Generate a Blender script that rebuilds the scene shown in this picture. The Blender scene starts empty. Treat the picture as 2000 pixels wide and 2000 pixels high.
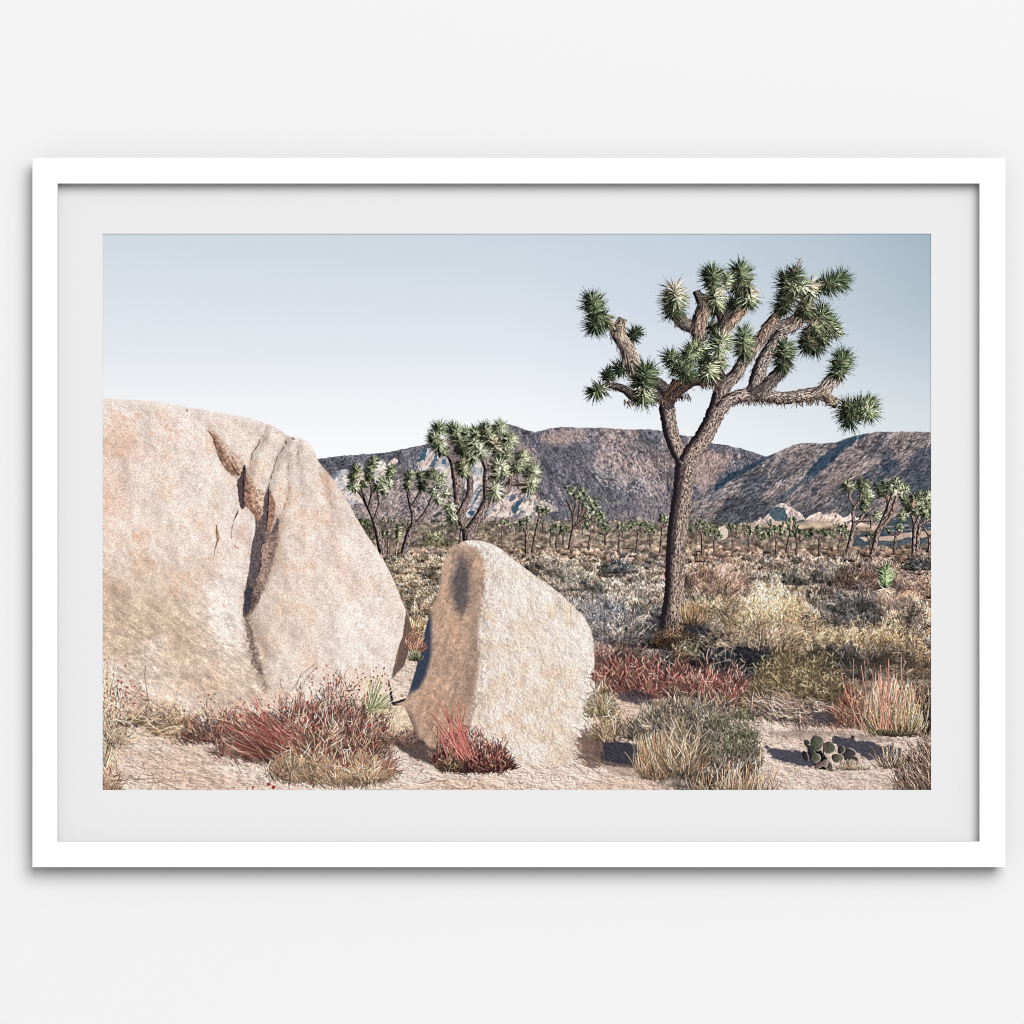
"""A framed desert print hanging on a plain white wall, photographed square on."""
import bpy, bmesh, math
import numpy as np
from mathutils import Vector

scene = bpy.context.scene
WORLD_S = 0.41; LAMP_E = 12100; LAMP_SIZE = 30; LAMP_X = .34; LAMP_Z = .56
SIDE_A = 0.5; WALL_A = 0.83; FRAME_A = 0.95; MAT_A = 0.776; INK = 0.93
K = 0.0005                     # metres per pixel of the 2000 px photograph: the frame is 0.95 m wide
CAM_D = 8.0                    # camera to wall
FRONT = 0.020                  # frame depth
MATF = 0.0085                  # front of the mat board, from the wall
def px(x, y, depth):           # a point of the photograph -> a point on the plane `depth` in front of the wall
    s = (CAM_D-depth)/(CAM_D-FRONT)
    return ((x-1000)*K*s, -depth, (1000-y)*K*s)

# ---- camera --------------------------------------------------------------------------------
cam_data = bpy.data.cameras.new('camera'); cam = bpy.data.objects.new('camera', cam_data)
scene.collection.objects.link(cam); scene.camera = cam
cam.location = (0, -CAM_D, 0); cam.rotation_euler = (math.radians(90), 0, 0)
cam_data.sensor_width = 36; cam_data.lens = 36*(CAM_D-FRONT)/1.0
cam_data.clip_start = .1; cam_data.clip_end = 200

# ---- light: one very large soft source up to the right, and the even light of a white studio --
world = bpy.data.worlds.new('World'); scene.world = world; world.use_nodes = True
bg = world.node_tree.nodes['Background']; bg.inputs[0].default_value = (1, 1, 1, 1); bg.inputs[1].default_value = WORLD_S
ld = bpy.data.lights.new('softbox', 'AREA'); ld.shape = 'DISK'; ld.size = LAMP_SIZE; ld.energy = LAMP_E; ld.color = (1, 1, 1)
lamp = bpy.data.objects.new('softbox', ld); scene.collection.objects.link(lamp)
lamp.location = (30*LAMP_X, -30, 30*LAMP_Z)
lamp.rotation_euler = (Vector((0, 0, 0))-lamp.location).to_track_quat('-Z', 'Y').to_euler()
scene.view_settings.view_transform = 'Standard'; scene.view_settings.look = 'None'
scene.view_settings.exposure = 0; scene.view_settings.gamma = 1; scene.view_settings.use_curve_mapping = False
scene.render.engine = 'CYCLES'
scene.cycles.use_denoising = True
scene.cycles.pixel_filter_type = 'BLACKMAN_HARRIS'; scene.cycles.filter_width = 1.0
scene.cycles.max_bounces = 2; scene.cycles.diffuse_bounces = 1; scene.cycles.glossy_bounces = 1

# ---- materials -----------------------------------------------------------------------------
def lin(c): c = c/255; return c/12.92 if c <= .04045 else ((c+.055)/1.055)**2.4
def material(name, grey, rough=.7, spec=.0, bump=0., scale=400., vary=.0):
    m = bpy.data.materials.new(name); m.use_nodes = True; nt = m.node_tree
    p = nt.nodes['Principled BSDF']
    p.inputs['Roughness'].default_value = rough; p.inputs['Specular IOR Level'].default_value = spec
    tc = nt.nodes.new('ShaderNodeTexCoord'); nz = nt.nodes.new('ShaderNodeTexNoise')
    nz.inputs['Scale'].default_value = scale; nz.inputs['Detail'].default_value = 4
    nt.links.new(tc.outputs['Object'], nz.inputs['Vector'])
    mr = nt.nodes.new('ShaderNodeMapRange'); mr.inputs['To Min'].default_value = 1-vary; mr.inputs['To Max'].default_value = 1+vary
    nt.links.new(nz.outputs['Fac'], mr.inputs['Value'])
    mx = nt.nodes.new('ShaderNodeVectorMath'); mx.operation = 'SCALE'; mx.inputs[0].default_value = (grey if isinstance(grey, tuple) else (grey,)*3)
    nt.links.new(mr.outputs[0], mx.inputs['Scale']); nt.links.new(mx.outputs[0], p.inputs['Base Color'])
    if bump:
        b = nt.nodes.new('ShaderNodeBump'); b.inputs['Strength'].default_value = bump; b.inputs['Distance'].default_value = .0002
        nt.links.new(nz.outputs['Fac'], b.inputs['Height']); nt.links.new(b.outputs[0], p.inputs['Normal'])
    return m
M_WALL = material('wall_paint', WALL_A, .9, 0, .04, 300, .003)
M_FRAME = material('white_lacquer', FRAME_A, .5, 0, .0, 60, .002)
M_SIDE = material('frame_side_shade', SIDE_A, .6, 0, .0, 60, .002)  # frame lacquer darkened in colour, so its sides bounce less light onto the wall
M_MAT = material('mat_board', MAT_A, .95, 0, .05, 900, .003)
def ink_material(name):
    m = bpy.data.materials.new(name); m.use_nodes = True; nt = m.node_tree
    p = nt.nodes['Principled BSDF']; p.inputs['Roughness'].default_value = .8; p.inputs['Specular IOR Level'].default_value = 0
    at = nt.nodes.new('ShaderNodeAttribute'); at.attribute_name = 'ink'
    sc = nt.nodes.new('ShaderNodeVectorMath'); sc.operation = 'SCALE'; sc.inputs['Scale'].default_value = INK
    nt.links.new(at.outputs['Color'], sc.inputs[0]); nt.links.new(sc.outputs[0], p.inputs['Base Color'])
    return m
M_INK = ink_material('printed_ink')

def link(name, mesh, mat, parent=None):
    mesh.name = name; mesh.materials.append(mat)
    o = bpy.data.objects.new(name, mesh); scene.collection.objects.link(o); o.parent = parent
    return o
def ring(name, outer, inner, d0, d1, mat, parent, bevel=0., tuck=0, side=None):
    """a flat rectangular ring (x0, y0, x1, y1 in photograph pixels) from depth d0 (back) to d1 (front), mitred at the corners"""
    bm = bmesh.new()
    def loop(r, d): 
        return [bm.verts.new(px(x, y, d1)[:1]+(-d,)+px(x, y, d1)[2:]) for x, y in ((r[0], r[1]), (r[2], r[1]), (r[2], r[3]), (r[0], r[3]))]
    back = (outer[0]+tuck, outer[1]+tuck, outer[2]-tuck, outer[3]-tuck)     # back edge tucked in, shaped to cut light bounced onto the wall
    ob, of, ib, inf = loop(back, d0), loop(outer, d1), loop(inner, d0), loop(inner, d1)
    for i in range(4):
        j = (i+1) % 4
        bm.faces.new((of[i], of[j], inf[j], inf[i])); bm.faces.new((ob[i], ob[j], ib[j], ib[i]))
        bm.faces.new((ob[i], ob[j], of[j], of[i])); bm.faces.new((ib[i], ib[j], inf[j], inf[i]))
    bmesh.ops.recalc_face_normals(bm, faces=bm.faces)
    if bevel:
        front = [e for e in bm.edges if all(abs(v.co.y+d1) < 1e-6 for v in e.verts) and not (set(e.verts) & set(of) and set(e.verts) & set(inf))]
        bmesh.ops.bevel(bm, geom=front, offset=bevel, segments=2, affect='EDGES')
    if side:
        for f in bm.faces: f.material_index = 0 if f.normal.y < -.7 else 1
    me = bpy.data.meshes.new(name); bm.to_mesh(me); bm.free()
    o = link(name, me, mat, parent)
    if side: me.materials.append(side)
    return o

# ---- the wall ------------------------------------------------------------------------------
bm = bmesh.new()
bm.faces.new([bm.verts.new(v) for v in ((-4, 0, -3), (4, 0, -3), (4, 0, 3), (-4, 0, 3))])
me = bpy.data.meshes.new('wall'); bm.to_mesh(me); bm.free()
wall = link('wall', me, M_WALL); wall['kind'] = 'structure'; wall['label'] = 'plain smooth off-white wall behind the frame'

# ---- the framed print ----------------------------------------------------------------------
art = bpy.data.objects.new('framed_print', None); scene.collection.objects.link(art)
art['label'] = 'white framed landscape photo print of desert boulders and Joshua trees on the wall'; art['category'] = 'framed picture'
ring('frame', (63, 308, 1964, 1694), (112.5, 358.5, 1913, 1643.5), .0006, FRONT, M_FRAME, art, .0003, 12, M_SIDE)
ring('mat_board', (108, 354, 1918, 1648), (200.5, 456.5, 1818.5, 1543), MATF-.0007, MATF, M_MAT, art)
ring('backing_board', (108, 354, 1918, 1648), (900, 900, 1100, 1100), .001, .003, M_MAT, art)

# ----------------------------------------------------------------------------------------------
# THE PRINTED PICTURE.  The print is a flat sheet; its ink is worked out here procedurally (noise,
# limbs, blades, twigs) as one colour per point of a fine sheet, in the photograph's own 2000 px units.
# ----------------------------------------------------------------------------------------------
SS = 2
PX0, PY0, PX1, PY1 = 194, 450, 1826, 1550
W, H = (PX1-PX0)*SS, (PY1-PY0)*SS
IMG = np.zeros((H, W, 3), np.float32)
IDS = np.zeros((H, W), np.int16)
MOTIFS = []                      # (name, label, group, kind)
R = np.random.default_rng(7)
F = np.float32

def motif(name, label, group=None, kind=None):
    MOTIFS.append((name, label, group, kind)); return len(MOTIFS)

_tab = {}
def vnoise(x, y, seed=0):
    if seed not in _tab:
        _tab[seed] = np.random.default_rng(1000+seed).random((256, 256)).astype(F)
    T = _tab[seed]
    xi = np.floor(x).astype(np.int32); yi = np.floor(y).astype(np.int32)
    fx = (x-xi).astype(F); fy = (y-yi).astype(F)
    fx = fx*fx*(3-2*fx); fy = fy*fy*(3-2*fy)
    a = xi & 255; b = (xi+1) & 255; c = yi & 255; d = (yi+1) & 255
    return (T[c, a]*(1-fx)+T[c, b]*fx)*(1-fy) + (T[d, a]*(1-fx)+T[d, b]*fx)*fy
def fbm(x, y, s, o=4, seed=0, g=.5):
    r = 0; a = 1; t = 0
    for k in range(o):
        r = r + a*vnoise(x/s+17.3*k, y/s+9.1*k, seed+k); t += a; a *= g; s *= .5
    return r/t            # 0..1, mean .5
def sstep(a, b, x):
    t = np.clip((x-a)/(b-a), 0, 1); return t*t*(3-2*t)
def C(*c): return np.array(c, F)
def mix(a, b, t):
    return a*(1-t[..., None]) + b*t[..., None]
def rect(x0, y0, x1, y1):
    i0 = max(0, int((x0-PX0)*SS)); i1 = min(W, int((x1-PX0)*SS)+1)
    j0 = max(0, int((y0-PY0)*SS)); j1 = min(H, int((y1-PY0)*SS)+1)
    X, Y = np.meshgrid(PX0+(np.arange(i0, i1)+.5)/SS, PY0+(np.arange(j0, j1)+.5)/SS)
    return (slice(j0, j1), slice(i0, i1)), X.astype(F), Y.astype(F)
def spline(P, n=8, closed=True):
    P = np.array(P, float); N = len(P); out = []
    rng = range(N) if closed else range(N-1)
    for i in rng:
        if closed: p0, p1, p2, p3 = P[i-1], P[i], P[(i+1) % N], P[(i+2) % N]
        else: p0, p1, p2, p3 = P[max(i-1, 0)], P[i], P[i+1], P[min(i+2, N-1)]
        for k in range(n):
            t = k/n
            out.append(.5*((2*p1)+(-p0+p2)*t+(2*p0-5*p1+4*p2-p3)*t*t+(-p0+3*p1-3*p2+p3)*t**3))
    if not closed: out.append(P[-1])
    return np.array(out)
def sdist(P, X, Y, cap=None):
    """signed distance to a closed polygon, positive inside"""
    d = np.full(X.shape, 1e9, F); ins = np.zeros(X.shape, bool)
    P = np.asarray(P, F); Q = np.roll(P, -1, 0)
    for (ax, ay), (bx, by) in zip(P, Q):
        ex, ey = bx-ax, by-ay
        l = ex*ex+ey*ey+1e-9
        t = np.clip(((X-ax)*ex+(Y-ay)*ey)/l, 0, 1)
        d = np.minimum(d, (X-ax-t*ex)**2+(Y-ay-t*ey)**2)
        if ay != by:
            ins ^= ((ay > Y) != (by > Y)) & (X < ex*(Y-ay)/(by-ay)+ax)
    d = np.sqrt(d); return np.where(ins, d, -d)
def ldist(P, X, Y):
    d = np.full(X.shape, 1e9, F)
    for (ax, ay), (bx, by) in zip(P[:-1], P[1:]):
        ex, ey = bx-ax, by-ay
        t = np.clip(((X-ax)*ex+(Y-ay)*ey)/(ex*ex+ey*ey+1e-9), 0, 1)
        d = np.minimum(d, (X-ax-t*ex)**2+(Y-ay-t*ey)**2)
    return np.sqrt(d)
def put(sl, col, m, idn=0):
    IMG[sl] = IMG[sl]*(1-m[..., None]) + col*m[..., None]
    if idn: IDS[sl] = np.where(m > .35, idn, IDS[sl])
def area(poly, col, soft=1., jit=0., js=6., idn=0, n=0, alpha=1., grain=0., seed=3):
    """soft edged patch of one colour, wobbling edge"""
    P = spline(poly, n) if n else np.array(poly, float)
    p = 4+soft+jit
    sl, X, Y = rect(P[:, 0].min()-p, P[:, 1].min()-p, P[:, 0].max()+p, P[:, 1].max()+p)
    if X.size == 0: return
    d = sdist(P, X, Y)
    if jit: d = d + (fbm(X, Y, js, 3, seed)-.5)*2*jit
    m = sstep(-soft, soft, d)*alpha
    c = C(*col)*np.ones(X.shape+(1,), F)
    if grain: c = c*(1+grain*(2*fbm(X, Y, 3, 3, seed+5)-1))[..., None]
    put(sl, c, m, idn)
def line(P, w, col, alpha=1., soft=.7, jit=.8, n=6, idn=0, taper=True):
    P = spline(P, n, False)
    sl, X, Y = rect(P[:, 0].min()-w-3, P[:, 1].min()-w-3, P[:, 0].max()+w+3, P[:, 1].max()+w+3)
    d = ldist(P, X, Y) + (fbm(X, Y, 5, 2, 11)-.5)*2*jit
    put(sl, C(*col)*np.ones(X.shape+(1,), F), (1-sstep(w/2-soft, w/2+soft, d))*alpha, idn)

def splat(x, y, col, idn=0, alpha=None):
    i = ((x-PX0)*SS).astype(np.int32); j = ((y-PY0)*SS).astype(np.int32)
    ok = (i >= 0) & (i < W) & (j >= 0) & (j < H)
    i = i[ok]; j = j[ok]; c = col[ok]
    if alpha is not None and alpha < 1: c = IMG[j, i]*(1-alpha)+c*alpha
    IMG[j, i] = c
    if idn: IDS[j, i] = idn
def strokes(A, B, c0, c1=None, w0=1., w1=.5, bend=0., idn=0, alpha=1.):
    A = np.asarray(A, F); B = np.asarray(B, F); N = len(A)
    if N == 0: return
    if c1 is None: c1 = c0
    c0 = np.broadcast_to(np.asarray(c0, F), (N, 3)); c1 = np.broadcast_to(np.asarray(c1, F), (N, 3))
    D = B-A; L = np.hypot(D[:, 0], D[:, 1])+1e-6
    nx = -D[:, 1]/L; ny = D[:, 0]/L
    bend = np.broadcast_to(np.asarray(bend, F), (N,))
    M = int(math.ceil(L.max()*SS*1.25))+2
    K = max(1, int(math.ceil(max(w0, w1)*SS)))
    t = np.linspace(0, 1, M, dtype=F)
    ch = max(1, int(3e6/(M*K)))
    for s in range(0, N, ch):
        e = min(N, s+ch); q = slice(s, e)
        off = bend[q, None]*L[q, None]*4*t*(1-t)
        x = A[q, 0, None]+D[q, 0, None]*t+nx[q, None]*off
        y = A[q, 1, None]+D[q, 1, None]*t+ny[q, None]*off
        w = w0+(w1-w0)*t
        k = (np.arange(K, dtype=F)/(K-1)-.5) if K > 1 else np.zeros(1, F)
        o = k[None, None, :]*w[None, :, None]
        xx = x[:, :, None]+nx[q, None, None]*o; yy = y[:, :, None]+ny[q, None, None]*o
        col = c0[q, None, :]*(1-t)[None, :, None]+c1[q, None, :]*t[None, :, None]
        col = np.broadcast_to(col[:, :, None, :], xx.shape+(3,))
        splat(xx.ravel(), yy.ravel(), col.reshape(-1, 3), idn, alpha)
def pick(pal, n, jit=.16, hue=.04):
    pal = np.array(pal, F)
    k = R.integers(0, len(pal), n)
    c = pal[k]; g = c.mean(1, keepdims=True); c = g+(c-g)*.86
    return np.clip(c*C(1.025, .985, .97)*(1+jit*R.standard_normal((n, 1)))*(1+hue*.3*R.standard_normal((n, 3))), 4, 254).astype(F)

LIGHT = np.array([.72, -.28, .64])

# ---- vegetation ------------------------------------------------------------------------------
def limb(pts, rad, idn, lit=(176, 150, 134), dark=(42, 36, 40), fl=1., seed=0, thatch=0, shade=1.):
    P = spline(np.array([(p[0], p[1], r) for p, r in zip(pts, rad)]), 10, False)
    seg = np.hypot(*(np.diff(P[:, :2], axis=0).T)); s = np.r_[0, np.cumsum(seg)]
    n = int(s[-1]*SS*1.6)+2
    q = np.linspace(0, s[-1], n)
    x = np.interp(q, s, P[:, 0]); y = np.interp(q, s, P[:, 1]); r = np.interp(q, s, P[:, 2])
    tx = np.gradient(x); ty = np.gradient(y); l = np.hypot(tx, ty)+1e-9
    nx, ny = -ty/l, tx/l
    K = int(2*r.max()*SS*1.5)+3
    u = np.linspace(-1, 1, K)
    edge = 1+.16*(vnoise(q[:, None]/3+u[None]*0, u[None]*0+(u[None] > 0)*7.+q[:, None]*0, 60+seed)-.5)
    off = u[None]*r[:, None]*edge
    xx = x[:, None]+nx[:, None]*off; yy = y[:, None]+ny[:, None]*off
    cz = np.sqrt(np.clip(1-u**2, 0, 1))
    N0 = nx[:, None]*u[None]; N1 = ny[:, None]*u[None]
    d = N0*LIGHT[0]+N1*LIGHT[1]+cz[None]*LIGHT[2]
    a = np.arcsin(u)*r[:, None]
    fl = min(fl, 1.05)
    b1 = vnoise(q[:, None]/(3.0*fl)+0*a, a/(1.3*fl)+seed*3, 70+seed)
    b2 = vnoise(q[:, None]/(2.2*fl)+0*a, a/(.75*fl)+40, 80+seed)
    t = sstep(-.05, .80, d)
    tex = (b1*.42+b2*.58)
    v = np.clip(t*shade*(.80+2.5*(tex-.5))-.03, 0, 1.2)
    dk = C(*dark); lt = C(*lit)
    col = dk+(lt-dk)*v[..., None]
    col *= (1+.28*(vnoise(q[:, None]/1.1+0*a, a*1.2, 95+seed)-.5))[..., None]
    splat(xx.ravel(), yy.ravel(), np.clip(col, 8, 250).reshape(-1, 3).astype(F), idn)
    if thatch:      # dead leaves lying back along the limb
        m = int(thatch*s[-1])
        k = R.integers(0, n, m); uu = R.uniform(-1, 1, m)
        ax = x[k]+nx[k]*uu*r[k]*.9; ay = y[k]+ny[k]*uu*r[k]*.9
        ln = R.uniform(.5, 1.1, m)*r.mean()*1.1
        ex = ax-tx[k]/l[k]*ln+nx[k]*uu*ln*.5; ey = ay-ty[k]/l[k]*ln+ny[k]*uu*ln*.5+ln*.2
        lv = np.clip(.5+.5*(nx[k]*uu*LIGHT[0])+R.normal(0, .28, m), .1, 1.15)*shade
        c = C(*dark)+(C(*lit)*1.12-C(*dark))*lv[:, None]
        strokes(np.c_[ax, ay], np.c_[ex, ey], c*.9, c, .9, .5, R.normal(0, .06, m), idn)

def rosette(cx, cy, ax, ay, L, Rr, n, idn, tone=1., pale=.35, tan=.25, w=1.25, down=1., az=.45, green=(86, 102, 74)):
    Rr = Rr*.96; n = int(n*1.0)
    A = np.array([ax, ay, az]); A /= np.linalg.norm(A)
    e1 = np.cross(A, [0, 0, 1.]); e1 /= np.linalg.norm(e1); e2 = np.cross(A, e1)
    t = R.random(n)**.8
    th = np.radians((1-t)*R.uniform(70, 138, n)*down+t*R.uniform(2, 82, n))
    ph = R.uniform(0, 2*np.pi, n)
    d = A*np.cos(th)[:, None]+(e1*np.cos(ph)[:, None]+e2*np.sin(ph)[:, None])*np.sin(th)[:, None]
    a2 = np.array([ax, ay])/max(1e-6, math.hypot(ax, ay))
    B = np.array([cx, cy])+a2*L*t[:, None]
    B = B+d[:, :2]*Rr*.08
    ln = Rr*R.uniform(.55, 1.2, n)
    E = B+d[:, :2]*ln[:, None]; E[:, 1] += ln*.05
    lam = np.clip(d@LIGHT, -1, 1)
    lightv = .20+.62*np.clip(lam*.8+.30, 0, 1)+R.normal(0, .22, n)
    lightv = np.clip(lightv, .08, 1.12)*tone
    n_ = n; g = C(*green)*np.ones((n, 1), F)*(1+.06*R.standard_normal((n, 3))); p = C(200, 204, 158); tn = C(206, 180, 150)
    k = np.clip(pale*(1.6*lightv)+R.normal(0, .15, n), 0, 1)
    base = g*(1-k[:, None])+p*k[:, None]
    kt = np.clip(tan*(1.6-2.2*t)+R.normal(0, .1, n), 0, 1)
    base = base*(1-kt[:, None])+tn*kt[:, None]
    c = np.clip(base*(lightv*1.22)[:, None]+C(4, 6, 4), 6, 250)
    o = np.argsort(d[:, 2]+R.normal(0, .25, n))
    dark = C(30, 36, 38)*tone
    # dark inner needles first
    m = n//2; q = R.integers(0, n, m)
    strokes(B[q], B[q]+(E[q]-B[q])*.6, dark, dark*1.3, w, .6, 0, idn)
    cc = c[o]*np.clip(1.1-.35*(d[o, 2:3] < 0), .6, 1.1); Md = B[o]+(E[o]-B[o])*.72
    h2 = n//2
    for q0, q1 in ((0, h2), (h2, n)):
        strokes(B[o][q0:q1], Md[q0:q1], c[o][q0:q1]*.70, cc[q0:q1], w*.8, w*.62, 0, idn)
        strokes(Md[q0:q1], E[o][q0:q1], cc[q0:q1], cc[q0:q1]*.96, .5, .5, 0, idn, .62)

def bush(cx, by, w, h, n, pal, idn, dark=(48, 44, 46), fine=.6, wd=.6, lean=0., ln=9., amb=.5, up=.6, fill=.9, dj=.3, ragged=.6):
    n = int(n*1.7); sd = R.uniform(0, 90); ln = ln*.72
    def spots(m, e0=0., e1=1.):
        a = R.uniform(-1.62, 1.62, m); rim = 1-ragged+ragged*1.7*fbm(a*4+sd, a*0+sd, 1., 3, 35)
        rr = R.uniform(e0, e1, m)**.6*rim
        u = np.sin(a)*rr; v = np.cos(a)*rr*R.uniform(.0, 1., m)**.8
        return cx+w/2*u*1.04+lean*h*v+R.normal(0, 1.5, m), by-h*v+R.normal(0, h*.05, m), u, np.clip(v, 0, 1.2)
    m = int(w*h*fill*.4)+6           # shaded inside of the bush
    px, py, u, v = spots(m, 0, .8)
    an = R.normal(0, 1., m); l = R.uniform(2, 6, m)
    c = C(*dark)*R.uniform(.7, 1.9, (m, 1))
    strokes(np.c_[px, py], np.c_[px+np.sin(an)*l, py-np.cos(an)*l], c, c, 1.1, .6, 0, idn, .7)
    for (k, lo, hi, sp, cur) in ((int(n*.34), .5, 1.5, .42, .07), (int(n*.66), .25, .95, .95, .16)):
        x, y, u, v = spots(k)
        ang = u*.55+R.normal(0, sp, k); l = R.uniform(lo, hi, k)*ln
        lump = .65*fbm(x, y, max(7., w*.16), 3, 33)+.35*fbm(x, y, 4., 2, 39)
        lv = (amb+(1-amb)*v**up)*np.clip(.2+1.6*lump, .3, 1.6)*(1+.10*u)*np.clip(R.normal(1, dj, k), .35, 1.6)
        c = pick(pal, k, .12, .03)*lv[:, None]
        o = np.argsort(lv+R.normal(0, .4, k))
        strokes(np.c_[x, y][o], np.c_[x+np.sin(ang)*l, y-np.cos(ang)*l][o], c[o]*.85, np.minimum(c[o]*1.12, 250), wd, wd*.5, R.normal(0, cur, k), idn)

def tangle(cx, by, w, h, n, pal, idn, l0=10, l1=34, spread=.45, root=None, wd=.6, dark=(52, 44, 46), kd=.3, ragged=.6, amb=.55, cur=.06, under=.5, flatang=None, vmin=0.):
    """long thin intertwined stems fanning from a root point, with dark gaps between them"""
    n = int(n); sd = R.uniform(0, 90); root = root or (cx, by+h*.25)
    def spots(m, e1=1.):
        a = R.uniform(-1.62, 1.62, m); rim = 1-ragged+ragged*1.7*fbm(a*5+sd, a*0+sd, 1., 3, 35)
        rr = R.uniform(0, e1, m)**.55*rim; v = np.cos(a)*rr*R.uniform(vmin, 1, m)**.7
        return cx+w/2*np.sin(a)*rr+R.normal(0, 2, m), by-h*v+R.normal(0, h*.04, m), np.clip(v, 0, 1.2)
    m = int(w*h*.22*under)
    x, y, v = spots(m, .7); an = R.normal(0, .8, m); l = R.uniform(4, 10, m); c = C(*dark)*R.uniform(.7, 1.8, (m, 1))
    strokes(np.c_[x, y], np.c_[x+np.sin(an)*l, y-np.cos(an)*l], c, c, 1.2, .8, 0, idn, .65)
    x, y, v = spots(n)
    ang = np.arctan2(x-root[0], root[1]-y)*.9+R.normal(0, spread, n)*np.where(R.random(n) < .2, 2.2, 1)
    if flatang is not None: ang = flatang+R.normal(0, spread, n)
    l = R.uniform(l0, l1, n)*R.uniform(.5, 1, n)
    lump = .6*fbm(x, y, max(9., w*.12), 3, 33)+.4*fbm(x, y, 6., 2, 39)
    lv = (amb+(1-amb)*v**.6)*np.clip(.25+1.5*lump, .35, 1.5)*np.clip(R.normal(1, .22, n), .4, 1.5)
    c = pick(pal, n, .10, .03)*lv[:, None]
    dk = R.random(n) < kd*(1.25-.6*v); c[dk] = C(*dark)*R.uniform(.7, 1.7, (dk.sum(), 1))
    o = np.argsort(lv+R.normal(0, .35, n)-dk*.25)
    x, y, ang, l, c = x[o], y[o], ang[o], l[o], c[o]
    strokes(np.c_[x-np.sin(ang)*l*.5, y+np.cos(ang)*l*.5], np.c_[x+np.sin(ang)*l*.5, y-np.cos(ang)*l*.5], c*.86, np.minimum(c*1.1, 250), wd, wd*.5, R.normal(0, cur, n), idn)
def crease(P, w, amt, off=2.5, n=6, lightside=.6):
    """a shallow groove lit from the right"""
    P = spline(P, n, False)
    sl, X, Y = rect(P[:, 0].min()-w*3, P[:, 1].min()-w*3, P[:, 0].max()+w*3, P[:, 1].max()+w*3)
    jt = (fbm(X, Y, 7, 3, 44)-.5)*w*.8
    d1 = ldist(P+np.array([off, 0]), X, Y)+jt; d2 = ldist(P-np.array([off, 0]), X, Y)+jt
    k = 1-amt*np.exp(-(d1/w)**2)+amt*lightside*.5*np.exp(-(d2/w)**2)
    IMG[sl] = np.clip(IMG[sl]*k[..., None]*np.stack([1+0*k, 1-.06*(1-k), 1-.12*(1-k)], -1), 8, 250)

def grass(cx, by, w, h, n, pal, idn, spread=.35, wd=.6, dark=.4, base=.12, bend=.08):
    n = int(n*1.5)
    a = R.normal(0, spread, n); l = h*R.uniform(.3, 1.1, n)*np.exp(-.25*(a/max(spread, .3))**2)
    x = cx+R.normal(0, w*base, n)+a*w*.15; y = by+R.normal(0, h*.03, n)-abs(R.normal(0, h*.03, n))
    lv = np.clip(R.normal(.95, .24, n), .3, 1.35)
    c = pick(pal, n)*lv[:, None]
    strokes(np.c_[x, y], np.c_[x+np.sin(a)*l, y-np.cos(a)*l], c*dark, np.minimum(c*1.08, 250), wd, wd*.45, a*.12+R.normal(0, bend, n), idn)

def small_tree(bx, by, crown, nr, rr, idn, r0=2.2, tone=1., fork=.55, lean=0., dens=26):
    """a distant Joshua tree: trunk, forking limbs, tufted crown (crown = cx, cy, half width, half height)"""
    cx, cy, cw, chh = crown
    fx = bx+(cx-bx)*fork+lean; fy = by+(cy+chh*.7-by)*.9
    th = R.uniform(math.pi*.98, math.pi*2.02, nr); q = np.sqrt(R.uniform(.12, 1, nr))
    tx = cx+cw*q*np.cos(th); ty = cy+chh*.45+chh*1.45*q*np.sin(th)
    o = np.argsort(ty)
    for i in o[::max(1, nr//7)]:
        mx = fx+(tx[i]-fx)*.62; my = fy+(ty[i]-fy)*.3
        limb([(fx, fy), (mx, my), (tx[i], ty[i])], [r0*.6, r0*.5, r0*.45], idn, fl=.7, shade=.95*tone)
    limb([(bx, by+2), (bx+(fx-bx)*.45, by+(fy-by)*.5), (fx, fy)], [r0*1.3, r0*1.1, r0*.95], idn, fl=.7, shade=.85*tone)
    for i in np.argsort(-ty+R.normal(0, 3, nr)):
        v = tx[i]-cx, ty[i]-cy-chh*.9
        l = math.hypot(*v)+1e-6
        rosette(tx[i], ty[i], v[0]/l*.8, v[1]/l-.3, rr*.6, rr*R.uniform(.8, 1.1), dens, idn, tone=tone*R.uniform(.75, 1.15), pale=.5, tan=.12, w=.9, green=(92, 110, 78))

# ==== 1. sky ==================================================================================
sx = np.array([200, 1000, 1400, 1620, 1818.]); sy = np.array([456, 600, 700, 770, 860, 900.])
SKY = np.array([[(208,217,226),(203,213,223),(194,207,218),(182,197,209),(164,182,195)],
                [(220,226,234),(216,223,232),(203,213,224),(193,205,215),(177,193,204)],
                [(229,233,239),(228,232,240),(214,222,232),(205,214,224),(194,206,215)],
                [(238,240,243),(237,240,244),(225,231,238),(216,223,230),(208,216,223)],
                [(246,248,250),(245,247,249),(234,239,243),(226,232,236),(219,225,230)],
                [(247,249,250),(247,249,250),(237,241,244),(229,234,238),(221,227,232)]], float)
def sky_colour(X, Y):
    out = []
    for k in range(3):
        rows = np.stack([np.interp(X, sx, SKY[j, :, k]) for j in range(len(sy))])
        t = np.interp(Y, sy, np.arange(len(sy))); j = np.clip(t.astype(int), 0, len(sy)-2); f = t-j
        out.append(np.take_along_axis(rows, j[None], 0)[0]*(1-f)+np.take_along_axis(rows, j[None]+1, 0)[0]*f)
    return np.stack(out, -1)
sl, X, Y = rect(PX0, PY0, PX1, PY1)
IMG[sl] = sky_colour(X, Y)+(R.random(X.shape+(1,))-.5)*1.5
# faint vapour trail left of the tall tree
line([(1297, 682), (1332, 656)], 1.3, (226, 232, 240), .55, .6, 0)

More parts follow.
